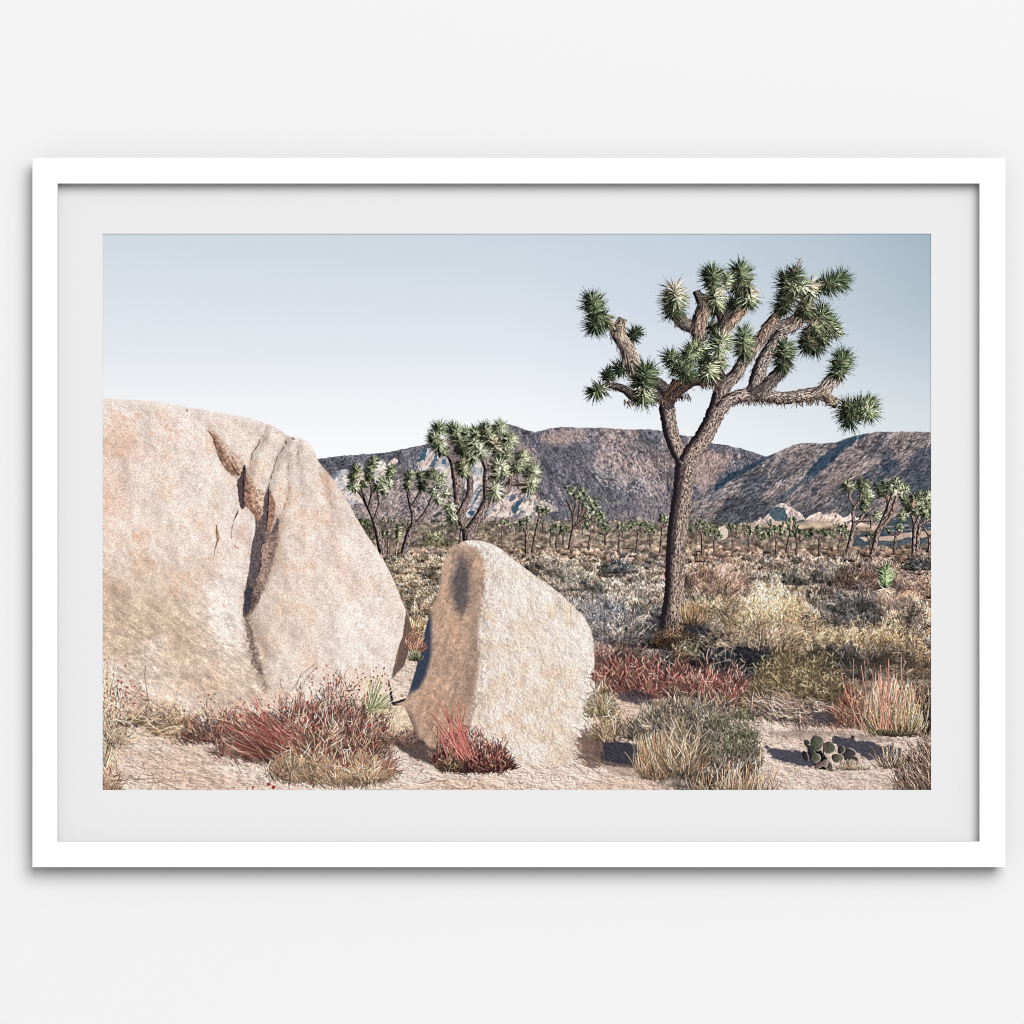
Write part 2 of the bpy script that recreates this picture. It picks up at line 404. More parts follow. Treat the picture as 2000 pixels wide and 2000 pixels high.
# ==== 2. hills ================================================================================
def hillside(poly, idn, ang, seed, base, dark, pink, k_pink=.5, blue=0.):
    x0 = min(p[0] for p in poly)-4; x1 = max(p[0] for p in poly)+4
    sl, X, Y = rect(x0, min(p[1] for p in poly)-6, x1, max(p[1] for p in poly)+4)
    d = sdist(np.array(poly), X, Y)+(fbm(X, Y, 6, 3, seed+2)-.5)*3
    ca, sa = math.cos(ang), math.sin(ang)
    wx = X+34*(fbm(X, Y, 70, 3, seed+7)-.5); wy = Y+34*(fbm(X, Y, 70, 3, seed+9)-.5)
    U = wx*ca+wy*sa; V = -wx*sa+wy*ca
    g = fbm(U/2.4, V, 44, 6, seed, .62)
    g2 = fbm((U-2)/2.4, V+2.2*(1 if sa < .9 else -1), 44, 6, seed, .62)
    rel = (g-g2)*5.0                                 # gullies lit from the right
    big = fbm(X+20*(fbm(X, Y, 30, 2, seed+21)-.5), Y, 64, 5, seed+20, .6)
    col = mix(C(*base), C(*pink), sstep(.44, .62, big+.5*(g-.5))*k_pink)
    col = mix(col, C(*dark), sstep(.56, .42, big+.7*(g-.5))*.7)
    col = col*(1+np.clip(rel, -.36, .26))[..., None]
    sp = fbm(X*.8+Y*.5, Y, 3.4, 2, seed+30, .8); sp2 = fbm(X, Y, 9, 3, seed+33)
    col = mix(col, C(58, 62, 74), sstep(.50, .70, sp*.62+sp2*.38)*.80)           # scrub
    col = mix(col, C(212, 194, 186), sstep(.62, .80, fbm(X*.9, Y*1.2, 3.0, 2, seed+40, .8))*sstep(.42, .62, big)*.75)   # stones
    col = col*(1+.26*(fbm(X, Y, 2, 2, seed+50)-.5))[..., None]
    m = sstep(-.7, .7, d)
    put(sl, np.clip(col, 20, 240), m, idn)
ID_HILL0 = motif('far_ridge', 'low grey far ridge at the left, meeting the big boulder')
hillside([(590, 905), (621, 896), (660, 891), (729, 886), (757, 884), (786, 877), (830, 872), (900, 900), (900, 1010), (590, 1010)], ID_HILL0, .3, 300,
         (132, 126, 130), (98, 98, 108), (170, 146, 134), .5)
ID_HILL1 = motif('mountain', 'wide grey and pink mountain filling the middle of the printed horizon')
hillside([(640, 1060), (640, 960), (700, 925), (741, 899), (768, 884), (800, 874), (841, 866), (880, 852), (926, 836), (957, 832), (990, 828), (1003, 831),
          (1019, 837), (1045, 844), (1074, 837), (1100, 834), (1131, 836), (1174, 835), (1224, 839), (1272, 839), (1293, 842), (1328, 849),
          (1361, 854), (1394, 866), (1420, 870), (1448, 876), (1475, 885), (1502, 893), (1560, 940), (1600, 1060)], ID_HILL1, 1.0, 320,
         (142, 133, 137), (102, 102, 112), (188, 162, 154), .55)
# paler shoulder behind the middle tree and its edge
area([(986, 842), (1003, 846), (1030, 874), (1052, 900), (1040, 915), (1010, 880), (985, 856)], (178, 156, 148), 3, 5, 9, n=4, alpha=.6, grain=.3)
area([(1060, 845), (1100, 838), (1150, 842), (1130, 862), (1092, 872), (1060, 862)], (196, 170, 160), 6, 8, 9, n=4, alpha=.65, grain=.35)
area([(1094, 872), (1120, 868), (1160, 862), (1185, 880), (1168, 905), (1140, 920), (1118, 900)], (92, 92, 102), 9, 14, 9, n=4, alpha=.35, grain=.6)
area([(1230, 858), (1290, 858), (1310, 890), (1270, 900), (1240, 885)], (98, 98, 108), 10, 12, 9, n=4, alpha=.3, grain=.5)
area([(1340, 880), (1395, 880), (1430, 895), (1405, 930), (1370, 955), (1345, 920)], (184, 154, 146), 8, 9, 9, n=4, alpha=.6, grain=.35)
area([(1100, 975), (1200, 960), (1310, 985), (1290, 1018), (1150, 1010)], (112, 110, 116), 12, 10, 20, n=4, alpha=.45, grain=.4)
area([(1350, 968), (1430, 985), (1500, 1010), (1450, 1035), (1345, 1030)], (96, 96, 100), 12, 10, 20, n=4, alpha=.5, grain=.4)
ID_HILL2 = motif('hillside', 'dark bare hill on the right, cut by long blue diagonal shadows')
hillside([(1330, 1060), (1345, 985), (1372, 962), (1394, 951), (1421, 928), (1462, 911), (1500, 891), (1524, 880), (1548, 870), (1569, 865), (1600, 866), (1629, 865),
          (1654, 856), (1679, 849), (1714, 843.5), (1761, 843), (1830, 844), (1830, 1080)], ID_HILL2, 2.5, 340,
         (124, 118, 120), (78, 82, 92), (170, 150, 142), .5)
BL = (44, 66, 84)
area([(1394, 950), (1421, 927), (1462, 910), (1500, 890.5), (1512, 888), (1490, 903), (1455, 922), (1430, 936), (1408, 952), (1396, 960)], BL, 1.5, 3, 6, alpha=.9, grain=.35)
area([(1679, 849), (1700, 845), (1672, 862), (1648, 880), (1622, 905), (1597, 928), (1572, 945), (1556, 948), (1572, 930), (1592, 902), (1618, 880), (1646, 860)], BL, 2, 3.5, 6, alpha=.85, grain=.35)
area([(1556, 944), (1575, 935), (1548, 962), (1520, 980), (1512, 978), (1535, 960)], BL, 1.5, 3, 5, alpha=.7, grain=.3)
area([(1748, 895), (1756, 890), (1740, 920), (1722, 940), (1704, 948), (1720, 915)], (56, 72, 88), 2, 5, 5, alpha=.8, grain=.4)
area([(1700, 918), (1718, 908), (1700, 935), (1682, 945), (1684, 932)], (60, 72, 86), 2, 4, 5, alpha=.6, grain=.4)
area([(1790, 880), (1822, 870), (1822, 970), (1770, 965), (1762, 935), (1776, 900)], (62, 72, 86), 4, 8, 7, alpha=.65, grain=.5)
area([(1600, 945), (1650, 915), (1690, 900), (1680, 930), (1640, 950), (1600, 965)], (168, 148, 142), 6, 10, 6, alpha=.45, grain=.5)
area([(1545, 990), (1640, 960), (1700, 955), (1720, 985), (1640, 1000), (1560, 1005)], (84, 86, 92), 8, 8, 12, alpha=.65, grain=.4)
for k in range(90):     # rocky ribs running down to the left
    x = R.uniform(1500, 1790); y = R.uniform(895, 985); l = R.uniform(10, 34)
    c = (196, 172, 162) if k % 2 else (50, 60, 74)
    line([(x, y), (x-l*.5, y+l*.36), (x-l, y+l*.75)], R.uniform(.8, 2.4), c, .5, .8, 3.5)
# boulder fields on the slopes
def blocks(poly, n, s0, s1, idn=0, lit=(228, 214, 206), dk=(74, 84, 98), a=.95, elong=1.6, tilt=.5):
    P = np.array(poly, float); x0, y0 = P.min(0); x1, y1 = P.max(0)
    x = R.uniform(x0, x1, n*3).astype(F); y = R.uniform(y0, y1, n*3).astype(F)
    ok = sdist(P, x[None], y[None])[0] > 0
    x, y = x[ok][:n], y[ok][:n]
    for i in np.argsort(y):
        s = R.uniform(s0, s1); e = R.uniform(1, elong)
        q = R.normal(tilt, .3); dx, dy = math.cos(q)*s*e, math.sin(q)*s*e
        strokes([(x[i]-dx-s*.5, y[i]-dy+s*.5)], [(x[i]+dx-s*.5, y[i]+dy+s*.5)], dk, dk, s*1.5, s*1.2, 0, idn, a*.8)
        c = C(*lit)*R.uniform(.8, 1.05)
        strokes([(x[i]-dx, y[i]-dy)], [(x[i]+dx, y[i]+dy)], c*.95, c, s*1.1, s, .1, idn, a)
blocks([(1150, 915), (1215, 910), (1260, 930), (1300, 945), (1290, 975), (1235, 965), (1180, 950)], 230, .8, 2.1, 0, (228, 212, 206), (84, 86, 98), .85)
blocks([(1180, 975), (1210, 975), (1212, 990), (1185, 992)], 12, .8, 1.6, 0, (222, 210, 204))
blocks([(700, 925), (800, 900), (860, 940), (860, 1000), (760, 1000), (700, 960)], 260, .6, 1.6, 0, (206, 190, 184), (100, 98, 108), .7)
blocks([(1520, 950), (1640, 905), (1700, 930), (1600, 975), (1540, 985)], 90, .6, 1.7, 0, (198, 176, 166), (56, 62, 74), .7)
blocks([(1060, 990), (1300, 1010), (1330, 1025), (1060, 1025)], 60, .6, 1.3, 0, (170, 156, 146), (84, 84, 92), .6)

# stones and bushes that follow the slopes
def slope_marks(x0, x1, y0, y1, n, ids_, ang, sp=.35, l=(1.5, 6.5)):
    x = R.uniform(x0, x1, n); y = R.uniform(y0, y1, n)
    i = ((x-PX0)*SS).astype(int); j = ((y-PY0)*SS).astype(int); ok = np.isin(IDS[j, i], ids_); x, y, i, j = x[ok], y[ok], i[ok], j[ok]
    m = len(x); a = ang(x, y)+R.normal(0, sp, m); ll = R.uniform(*l, m)
    bgc = IMG[j, i]; cl_ = fbm(x, y, 26, 3, 61)
    dk = R.random(m) < .58-.3*(cl_-.5)
    c = np.where(dk[:, None], bgc*R.uniform(.38, .72, (m, 1))*C(.96, .98, 1.06), bgc*R.uniform(1.05, 1.5, (m, 1)))
    strokes(np.c_[x, y], np.c_[x+np.cos(a)*ll, y+np.sin(a)*ll], np.clip(c, 30, 236), None, .9, .5, 0, 0, .8)
slope_marks(600, 1560, 825, 1030, 15000, [ID_HILL0, ID_HILL1], lambda x, y: np.interp(x, [600, 900, 1150, 1300, 1450], [2.4, 2.5, .75, 1.6, 2.3]))
slope_marks(1330, 1824, 845, 1040, 11000, [ID_HILL2], lambda x, y: 2.45+0*x, .28, (2, 8))

# pale granite outcrops behind the middle trees
ID_OUT = motif('rock_outcrop', 'white granite outcrop with blue shadows behind the middle trees')
def granite(poly, idn, lit=(226, 214, 208), seed=400, cr=.5, shadow=(58, 88, 112), ks=.5, s=16):
    P = spline(poly, 5)
    sl, X, Y = rect(P[:, 0].min()-3, P[:, 1].min()-3, P[:, 0].max()+3, P[:, 1].max()+3)
    d = sdist(P, X, Y)+(fbm(X, Y, 6, 2, seed)-.5)*5
    U = X*.8+Y*.6; V = -X*.6+Y*.8
    c1 = np.abs(fbm(U, V*.55, s, 3, seed+3)-.5)
    c2 = np.abs(fbm(U*.6, V, s*.6, 3, seed+6)-.5)
    col = C(*lit)*(1+.16*(fbm(X, Y, 12, 3, seed+9)-.5)*2)[..., None]
    col = mix(col, C(208, 176, 162), sstep(.5, .7, fbm(X, Y, 22, 2, seed+12))*.6)
    pt = fbm(U, V*.45, s*.42, 3, seed+4, .7)
    col = mix(col, C(102, 98, 108), sstep(.55, .66, pt)*cr*.95)
    col = mix(col, C(128, 116, 118), (1-sstep(.0, .02, c2))*cr*.4)
    col = mix(col, C(246, 236, 228), sstep(.45, .32, pt)*.5)
    col = mix(col, C(*shadow), sstep(.57, .61, fbm(X, Y, s*1.3, 3, seed+15))*ks)
    put(sl, np.clip(col*(1+.12*(fbm(X, Y, 2, 1, seed+8)-.5))[..., None], 20, 246), sstep(-.8, .8, d), idn)
granite([(640, 950), (652, 925), (668, 917), (680, 918), (690, 930), (700, 960), (712, 980), (690, 985), (660, 990)], ID_OUT, (226, 218, 216), 405, .6, ks=.2, s=9)
area([(622, 945), (640, 930), (668, 916), (655, 934), (640, 950)], (92, 104, 118), 3, 3, alpha=.8)
granite([(690, 925), (697, 905), (704, 908), (712, 925), (712, 945), (695, 950)], ID_OUT, (232, 222, 216), 410, .4, ks=.0, s=8)
granite([(730, 935), (734, 905), (742, 899), (752, 903), (757, 918), (750, 935), (744, 950), (733, 955)], ID_OUT, (238, 230, 224), 415, .4, ks=.0, s=9)
granite([(757, 908), (768, 896), (778, 899), (770, 908), (760, 912)], ID_OUT, (226, 216, 212), 420, .2, ks=0)
granite([(815, 905), (822, 885), (838, 876), (862, 874), (880, 890), (890, 925), (885, 960), (870, 950), (858, 925), (840, 920), (820, 922)], ID_OUT, (218, 208, 206), 425, .5, ks=.2, s=11)
area([(816, 902), (820, 885), (834, 876), (834, 888), (828, 898)], (62, 92, 112), 1, 5, 5, grain=.3, alpha=.95)
area([(838, 912), (846, 896), (856, 882), (854, 900), (846, 914)], (72, 96, 114), 1, 5, 5, grain=.3, alpha=.95)
area([(862, 905), (866, 896), (871, 899), (870, 908)], (72, 96, 114), 1, 3, 4, alpha=.9)
granite([(905, 935), (915, 905), (935, 895), (950, 920), (952, 960), (948, 1000), (925, 1012), (908, 1005), (912, 970)], ID_OUT, (218, 208, 206), 430, .7, ks=.3, s=10)
granite([(950, 1008), (956, 990), (975, 975), (1003, 960), (1025, 958), (1048, 972), (1075, 985), (1090, 995), (1050, 1006), (1000, 1010)], ID_OUT, (228, 212, 202), 435, .8, ks=.35, s=9)
area([(998, 1002), (1004, 985), (1020, 975), (1012, 992), (1006, 1004)], (58, 84, 106), 1, 5.5, 5, grain=.3, alpha=.95)
area([(1000, 968), (1008, 964), (1006, 975), (996, 984), (992, 978)], (70, 92, 110), 1, 5, 5, grain=.3, alpha=.9)
area([(912, 1003), (918, 996), (928, 998), (922, 1008)], (50, 76, 100), 1, 3.5, 5, alpha=.95)
area([(926, 972), (934, 958), (940, 957), (934, 970), (928, 980)], (70, 92, 110), 1, 5, 5, alpha=.9)
area([(843, 992), (850, 988), (856, 992), (850, 998)], (50, 64, 76), 1, 1, alpha=.95); area([(844, 1008), (860, 998), (864, 1003), (850, 1011)], (60, 66, 66), 1, 1, alpha=.95)
blocks([(1040, 968), (1080, 980), (1100, 998), (1050, 1000)], 60, .8, 2, ID_OUT, (226, 210, 200), (80, 84, 94))
blocks([(780, 940), (870, 930), (900, 975), (890, 1005), (800, 990)], 230, .7, 2.0, 0, (222, 208, 202), (88, 92, 106), .8)
# pink granite domes at the right
ID_DOME = motif('rock_dome', 'rounded granite dome at the hill foot, its left side in shade')
granite([(1470, 1030), (1478, 1018), (1492, 1012), (1503, 1003), (1512, 990), (1528, 983), (1540, 987), (1556, 998), (1570, 1010), (1572, 1030), (1560, 1040), (1470, 1040)], ID_DOME, (226, 204, 194), 440, .5, ks=.05, s=9)
area([(1503,1008),(1506,998),(1514,990),(1524,987),(1531,992),(1536,1002),(1541,1012),(1536,1020),(1526,1018),(1514,1019)], (74,92,104), 1, 3.5, 5, ID_DOME, alpha=.95, grain=.3)
blocks([(1508,990),(1520,984),(1536,986),(1540,994),(1520,990)], 22, .8, 1.8, ID_DOME, (236, 216, 208), (120, 104, 104))
blocks([(1536,1000),(1552,998),(1570,1014),(1566,1026),(1545,1020)], 40, .8, 2.6, ID_DOME, (240, 220, 210), (110, 92, 92), .7, 2.2, 1.1)
blocks([(1470, 1015), (1500, 1008), (1530, 1020), (1530, 1040), (1470, 1040)], 60, .9, 2.2, ID_DOME, (228, 204, 196), (96, 72, 78))
ID_DOM2 = motif('rock_pile', 'cracked pinkish granite pile right of the shaded dome')
granite([(1573, 1034), (1576, 1012), (1590, 1004), (1600, 1000), (1612, 1006), (1622, 1003), (1631, 999), (1645, 1010), (1655, 1008), (1664, 1002), (1675, 1010), (1700, 1030), (1720, 1035), (1700, 1050), (1576, 1046)], ID_DOM2, (236, 214, 202), 445, .9, ks=.0, s=10)
area([(1553, 1020), (1570, 1014), (1573, 1024), (1560, 1032)], (50, 72, 88), 1, 1.5, alpha=.9)
blocks([(1576, 1030), (1700, 1030), (1700, 1046), (1576, 1046)], 110, .8, 2., ID_DOM2, (230, 206, 194), (90, 74, 78))

# ==== 3. plain and scrub ======================================================================
ID_PLAIN = motif('desert_plain', 'dry shrub-covered desert plain behind the boulders', None, 'stuff')
ZP = [  # x, y, weight radius, colour of the scrub there
 (700,1040,(150,140,118)),(760,1090,(190,172,146)),(800,1130,(188,170,140)),(810,1060,(186,166,140)),(810,1210,(196,168,132)),(870,1030,(130,126,104)),
 (960,1040,(170,156,128)),(1010,1070,(186,164,140)),(1060,1095,(168,156,142)),(1050,1140,(186,168,136)),(1110,1110,(188,172,146)),
 (1120,1160,(164,158,148)),(1160,1130,(204,184,150)),(1180,1210,(168,164,158)),(1130,1230,(152,150,150)),(1230,1100,(164,154,144)),(1240,1170,(176,170,158)),
 (1270,1240,(128,128,126)),(1150,1080,(192,166,146)),(1250,1062,(196,174,150)),(1360,1110,(182,160,142)),(1400,1100,(176,148,130)),(1420,1160,(186,172,150)),
 (1480,1190,(204,184,150)),(1450,1230,(196,172,136)),(1540,1180,(198,178,146)),(1500,1110,(156,140,124)),(1560,1100,(190,170,144)),(1600,1130,(144,134,122)),
 (1680,1130,(140,124,114)),(1650,1100,(190,166,140)),(1750,1110,(176,148,126)),(1800,1110,(150,134,118)),(1780,1170,(176,140,116)),(1620,1185,(112,106,104)),
 (1700,1190,(122,116,110)),(1760,1210,(160,148,122)),(1600,1230,(176,160,130)),(1700,1240,(190,168,128)),(1790,1250,(180,162,132)),(1640,1270,(120,112,106)),
 (1560,1300,(168,142,98)),(1500,1330,(176,150,110)),(1750,1290,(150,136,116)),(1400,1265,(116,108,102)),(1350,1230,(130,120,110)),(1440,1290,(84,82,86)),
 (1180,1300,(150,126,112)),(1300,1310,(140,118,106)),(1420,1340,(130,106,96)),(1220,1380,(186,164,134)),(1190,1420,(206,182,150))]
ZX = np.array([z[0] for z in ZP], F); ZY = np.array([z[1] for z in ZP], F); ZC = np.array([z[2] for z in ZP], F)
def zone(x, y):
    x = np.asarray(x, F).ravel(); y = np.asarray(y, F).ravel(); out = np.zeros((len(x), 3), F); wt = np.zeros(len(x), F)
    for a, b, c in zip(ZX, ZY, ZC):
        w = 1/((x-a)**2+((y-b)*1.7)**2+120)**2
        out += w[:, None]*c; wt += w
    out = out/wt[:, None]; g = out.mean(1, keepdims=True)
    return (g+(out-g)*.72)*C(1.03, .985, .97)
sl, X, Y = rect(PX0, 1000, PX1, 1470)
sub = (slice(None, None, 4), slice(None, None, 4))
Z = zone(X[sub], Y[sub]).reshape(X[sub].shape+(3,))
Z = np.repeat(np.repeat(Z, 4, 0), 4, 1)[:X.shape[0], :X.shape[1]]
nz = fbm(X/2.6, Y, 8, 4, 500)
edge = 1026+6*np.sin(X/90)+10*(fbm(X, Y*0, 40, 3, 510)-.5)
col = Z*(.48+.95*nz)[..., None]
col = mix(col, C(214, 190, 160), sstep(.55, .7, fbm(X/4, Y, 14, 3, 520))*.5*sstep(1180, 1080, Y))
put(sl, np.clip(col, 20, 240), sstep(-5, 5, Y-edge+6*(nz-.5)), ID_PLAIN)
# belt of dark olive growth at the foot of the hills
def far_scrub(x0, x1, y0, y1, n, pal, h=(3, 7), w=(5, 18)):
    ys = np.sort(R.uniform(y0, y1, n))
    for y in ys:
        x = R.uniform(x0, x1); hh = R.uniform(*h); ww = R.uniform(*w)
        c = pal[R.integers(len(pal))]
        bush(x, y, ww, hh, ww*hh*.5, [c, [v*1.25 for v in c]], ID_PLAIN, dark=(62, 60, 58), ln=4.4, amb=.45)
OL = [(134, 130, 112), (160, 152, 130), (112, 112, 98), (176, 160, 138)]
ym = sstep(1090, 1060, Y)
IMG[sl] = IMG[sl]*(1-.55*ym*sstep(.45, .62, fbm(X/2.2, Y, 5, 3, 530))*(Y > 1030))[..., None]
far_scrub(650, 1300, 1018, 1044, 330, OL); far_scrub(1300, 1460, 1026, 1048, 90, OL); far_scrub(1460, 1680, 1040, 1054, 110, OL, h=(2, 5))
far_scrub(740, 1826, 1044, 1082, 560, [(206, 180, 152), (190, 168, 146), (150, 140, 130), (216, 192, 162), (118, 112, 106), (190, 160, 140)], (2.5, 6), (8, 26))

# long shaded rock behind the right-hand trees
ID_LONG = motif('rock_ledge', 'long low rock in blue shade behind the right-hand trees')
area([(1664, 1058), (1672, 1046), (1690, 1040), (1720, 1036), (1735, 1020), (1760, 1012), (1826, 1008), (1826, 1086), (1700, 1086), (1668, 1076)], (72, 82, 92), 1.2, 3, 9, ID_LONG, grain=.25)
area([(1680, 1050), (1700, 1046), (1704, 1054), (1690, 1058)], (196, 172, 154), 1.2, 1.5, grain=.1)
area([(1714, 1050), (1740, 1046), (1770, 1040), (1826, 1036), (1826, 1046), (1800, 1052), (1775, 1048), (1750, 1056), (1716, 1056)], (186, 160, 146), 1.4, 2.5, 7, grain=.15)
area([(1716, 1058), (1750, 1058), (1790, 1052), (1826, 1050), (1826, 1080), (1730, 1082)], (84, 92, 100), 2, 3, 7, grain=.3)
area([(1700, 1084), (1712, 1062), (1724, 1084)], (34, 38, 46), 2, 2, alpha=.9)
for k in range(12): line([(1722+k*8.6, 1066+R.uniform(-3, 3)), (1726+k*8.6, 1078)], 4, (40, 46, 56), .7, 1.5, 2)
line([(1720, 1030), (1770, 1026), (1826, 1020)], 2, (196, 176, 164), .6, 1, 2)
line([(1730, 1038), (1780, 1034), (1826, 1030)], 2, (176, 158, 150), .6, 1, 2)

ID_SCRUB = motif('desert_scrub', 'grey, tan and olive dry scrub covering the ground behind the boulders', None, 'stuff')
rows = []
for y in np.arange(1074, 1262, 3.4):
    k = (y-1060)/200
    w = 20+95*k; step = w*.36
    for x in np.arange(740, 1830, step):
        rows.append((y+R.uniform(-3, 3), x+R.uniform(-.5, .5)*step*1.6, w*R.uniform(.6, 1.25), (6+40*k)*R.uniform(.6, 1.2)))
rows.sort()
def scrub_rows(ya, yb):
  for (y, x, w, h) in rows:
    if not ya <= y < yb: continue
    if x < 850 and y > 1300: continue
    if y < 1110 and R.random() < .45: continue
    c = zone([x], [y])[0]*R.uniform(.86, 1.12)
    t = R.random()
    if t < .13: c = c*C(.74, .74, .76)
    elif t < .27: c = c*.4+C(222, 198, 162)*.6
    elif t < .34: c = c*C(.86, .86, .76)
    bush(x, y, w, h, w*h*.40*min(1, 60/h+.3), [c, c*1.2, c*.8], ID_SCRUB, dark=tuple(c*.45), ln=3.6+h*.22, amb=.55, fill=.3)
scrub_rows(1000, 1092)

# the far scrub runs together in the distance
sl, X, Y = rect(PX0, 1020, PX1, 1150)
def soften(A, r):
    for _ in range(2):
        for ax in (0, 1): A = (np.roll(A, r, ax)+A+np.roll(A, -r, ax))/3
    return A
kk_ = (sstep(1150, 1085, Y)*.62*((IDS[sl] == ID_SCRUB) | (IDS[sl] == ID_PLAIN)))[..., None]
IMG[sl] = IMG[sl]*(1-kk_)+(soften(IMG[sl], 3)*1.03+C(10, 8, 6))*kk_

# ==== 4. Joshua trees on the plain ============================================================
GT = 'Joshua trees printed in the background'
def far_tree(label, *a, **k):
    small_tree(*a, motif('joshua_tree', label, GT), **k)
# scattered tiny ones near the hill foot
ID_TINY = motif('distant_trees', 'dense belt of tiny Joshua trees at the foot of the hills', None, 'stuff')
for k in range(40):
    x = R.uniform(660, 1800); b = R.uniform(1032, 1050); h = R.uniform(12, 22)
    if 1290 < x < 1350: continue
    small_tree(x, b, (x+R.uniform(-2, 2), b-h*.75, R.uniform(4, 9), h*.3), R.integers(5, 10), 3.0, ID_TINY, r0=.9, tone=R.uniform(.7, 1.), dens=10)
# rounded pale rock on the plain
ID_PR = motif('pale_rock', 'small round pale rock standing among the far Joshua trees')
area([(1401, 1044), (1402, 1034), (1408, 1029), (1415, 1029), (1421, 1035), (1421, 1048), (1410, 1054), (1401, 1052)], (212, 198, 180), 1, 1, 4, ID_PR, n=4, grain=.15)
far_tree('thin far tree with two trunks left of the round pale rock', 1373, 1089, (1370, 1030, 20, 12), 11, 6, r0=2.6)
far_tree('small spreading far tree in front of the round pale rock', 1395.6, 1078, (1393, 1046, 17, 10), 12, 4.6, r0=1.6)
far_tree('slim upright far tree just right of the round pale rock', 1431, 1079, (1431, 1038, 12, 13), 12, 4.6, r0=1.5)
far_tree('dense round-crowned far tree below the boulder rubble', 1462, 1077, (1474, 1044, 19, 17), 30, 5.2, r0=2., fork=.2)
far_tree('dense dark far tree directly under the granite dome', 1517, 1081, (1516, 1040, 17, 14), 22, 5, r0=2.)
far_tree('leaning far tree whose tip crosses the granite dome', 1536, 1079, (1548, 1026, 10, 15), 9, 5.6, r0=2.4, fork=.7)
far_tree('low dark far tree right of the leaning one', 1554, 1085, (1562, 1046, 17, 12), 16, 5, r0=2., tone=.8)
far_tree('dark branching far tree below the cracked granite pile', 1600, 1086, (1603, 1042, 24, 11), 18, 5.4, r0=2.6, tone=.85)
far_tree('bushy pale-trunked far tree left of the tall leaning pair', 1638, 1078, (1643, 1043, 17, 14), 20, 5, r0=1.6)
far_tree('far tree standing against the shaded rock ledge', 1747, 1082, (1751, 1036, 18, 9), 12, 6, r0=2.4, tone=.9)
far_tree('far tree half hidden by the left edge of the tall trunk', 1290, 1079, (1297, 1018, 10, 11), 9, 6, r0=2.2)
far_tree('wide umbrella-shaped far tree left of the tall trunk', 1243.5, 1077, (1250, 1031, 24, 9), 20, 5.4, r0=2.3)
far_tree('slender far tree with a small tuft beside the umbrella-shaped one', 1208, 1079, (1214, 1030, 13, 8), 8, 5, r0=1.8)
far_tree('small dark far tree right of the large round-crowned one', 1149, 1073, (1160, 1026, 16, 16), 14, 5, r0=1.8)
ID_BIGM = motif('joshua_tree', 'large round-crowned Joshua tree standing alone on the plain, centre', GT)
limb([(1113.6, 1073), (1117, 1050), (1121, 1032)], [5, 4.2, 4], ID_BIGM, fl=.8)
for q in ([(1120, 1034), (1119, 1004), (1108, 978)], [(1119, 1010), (1125, 985), (1122, 965)], [(1121, 1030), (1130, 1014), (1133, 985), (1136, 970)],
          [(1122, 1032), (1140, 1010), (1150, 990)], [(1124, 1030), (1142, 1016), (1168, 1008)], [(1133, 1012), (1139, 996), (1146, 975)]):
    limb(q, [2.6]*len(q), ID_BIGM, fl=.7, shade=.8)
for (u, v) in [(740,720),(720,610),(650,610),(700,560),(620,560),(520,600),(470,610),(560,540),(500,500),(650,460),(560,450),(620,400),(540,380),(610,340),(490,330),(400,340),(330,310),(470,270),(230,260),(420,210),(310,200),(200,190),(440,430),(590,500),(370,270),(270,230)]:
    rosette(1080+u*.1346, 930+v*.1346, R.normal(.2, .4), -1, 4, 7*R.uniform(.85, 1.15), 46, ID_BIGM, tone=R.uniform(.75, 1.15), pale=.55, tan=.1, w=.9, green=(92, 110, 76))
far_tree('slim lone far tree between the middle tree and the large round-crowned one', 980, 1070, (981, 1026, 12, 9), 10, 4.6, r0=1.5)
far_tree('paired stems with small tufts, left of the slim leaning tree', 1029, 1080, (1027, 1024, 11, 12), 9, 6.5, r0=3.)
far_tree('slim leaning tree with a bright forked top near the middle', 1040, 1079, (1056, 1000, 12, 9), 9, 7.5, r0=2.8, fork=.8)
far_tree('tiny dark-tufted tree left of the large round-crowned one', 1086, 1069, (1088, 1036, 10, 9), 10, 4.6, r0=1.6, tone=.8)
for (x, b, w, t) in [(1075, 1064, 9, .9), (1100, 1062, 8, .8), (1182, 1062, 10, .8), (1270, 1066, 8, .9), (1700, 1074, 9, .8)]:
    small_tree(x, b, (x, b-24, w, 8), 8, 4, ID_TINY, r0=1.3, tone=t)

# right-hand group, three big ones
def detailed(label, limbs, ros, dens, idn=None, group=GT, lit=(170, 146, 132), thatch=0, fl=.9, wd=1., pale=.45, rs=1., tan=.2):
    i = idn or motif('joshua_tree', label, group)
    for L_ in limbs:
        limb([(a, b) for a, b, c in L_], [c for a, b, c in L_], i, lit=lit, fl=fl, thatch=thatch)
    for q in ros:
        x, y, r = q[:3]; ax, ay = q[3:5] if len(q) > 4 else (0, -1); tone = q[5] if len(q) > 5 else 1.; tn = q[6] if len(q) > 6 else tan; LL = q[7] if len(q) > 7 else r*.6
        l = math.hypot(ax, ay); 
        rosette(x-ax/l*LL*.5, y-ay/l*LL*.5, ax/l, ay/l, LL, r*rs*1.14, int(dens*1.2), i, tone=tone*1.14, pale=pale, tan=tn, w=wd)
    return i
ZR = lambda u, v: (1560+u*.1346, 920+v*.1346)
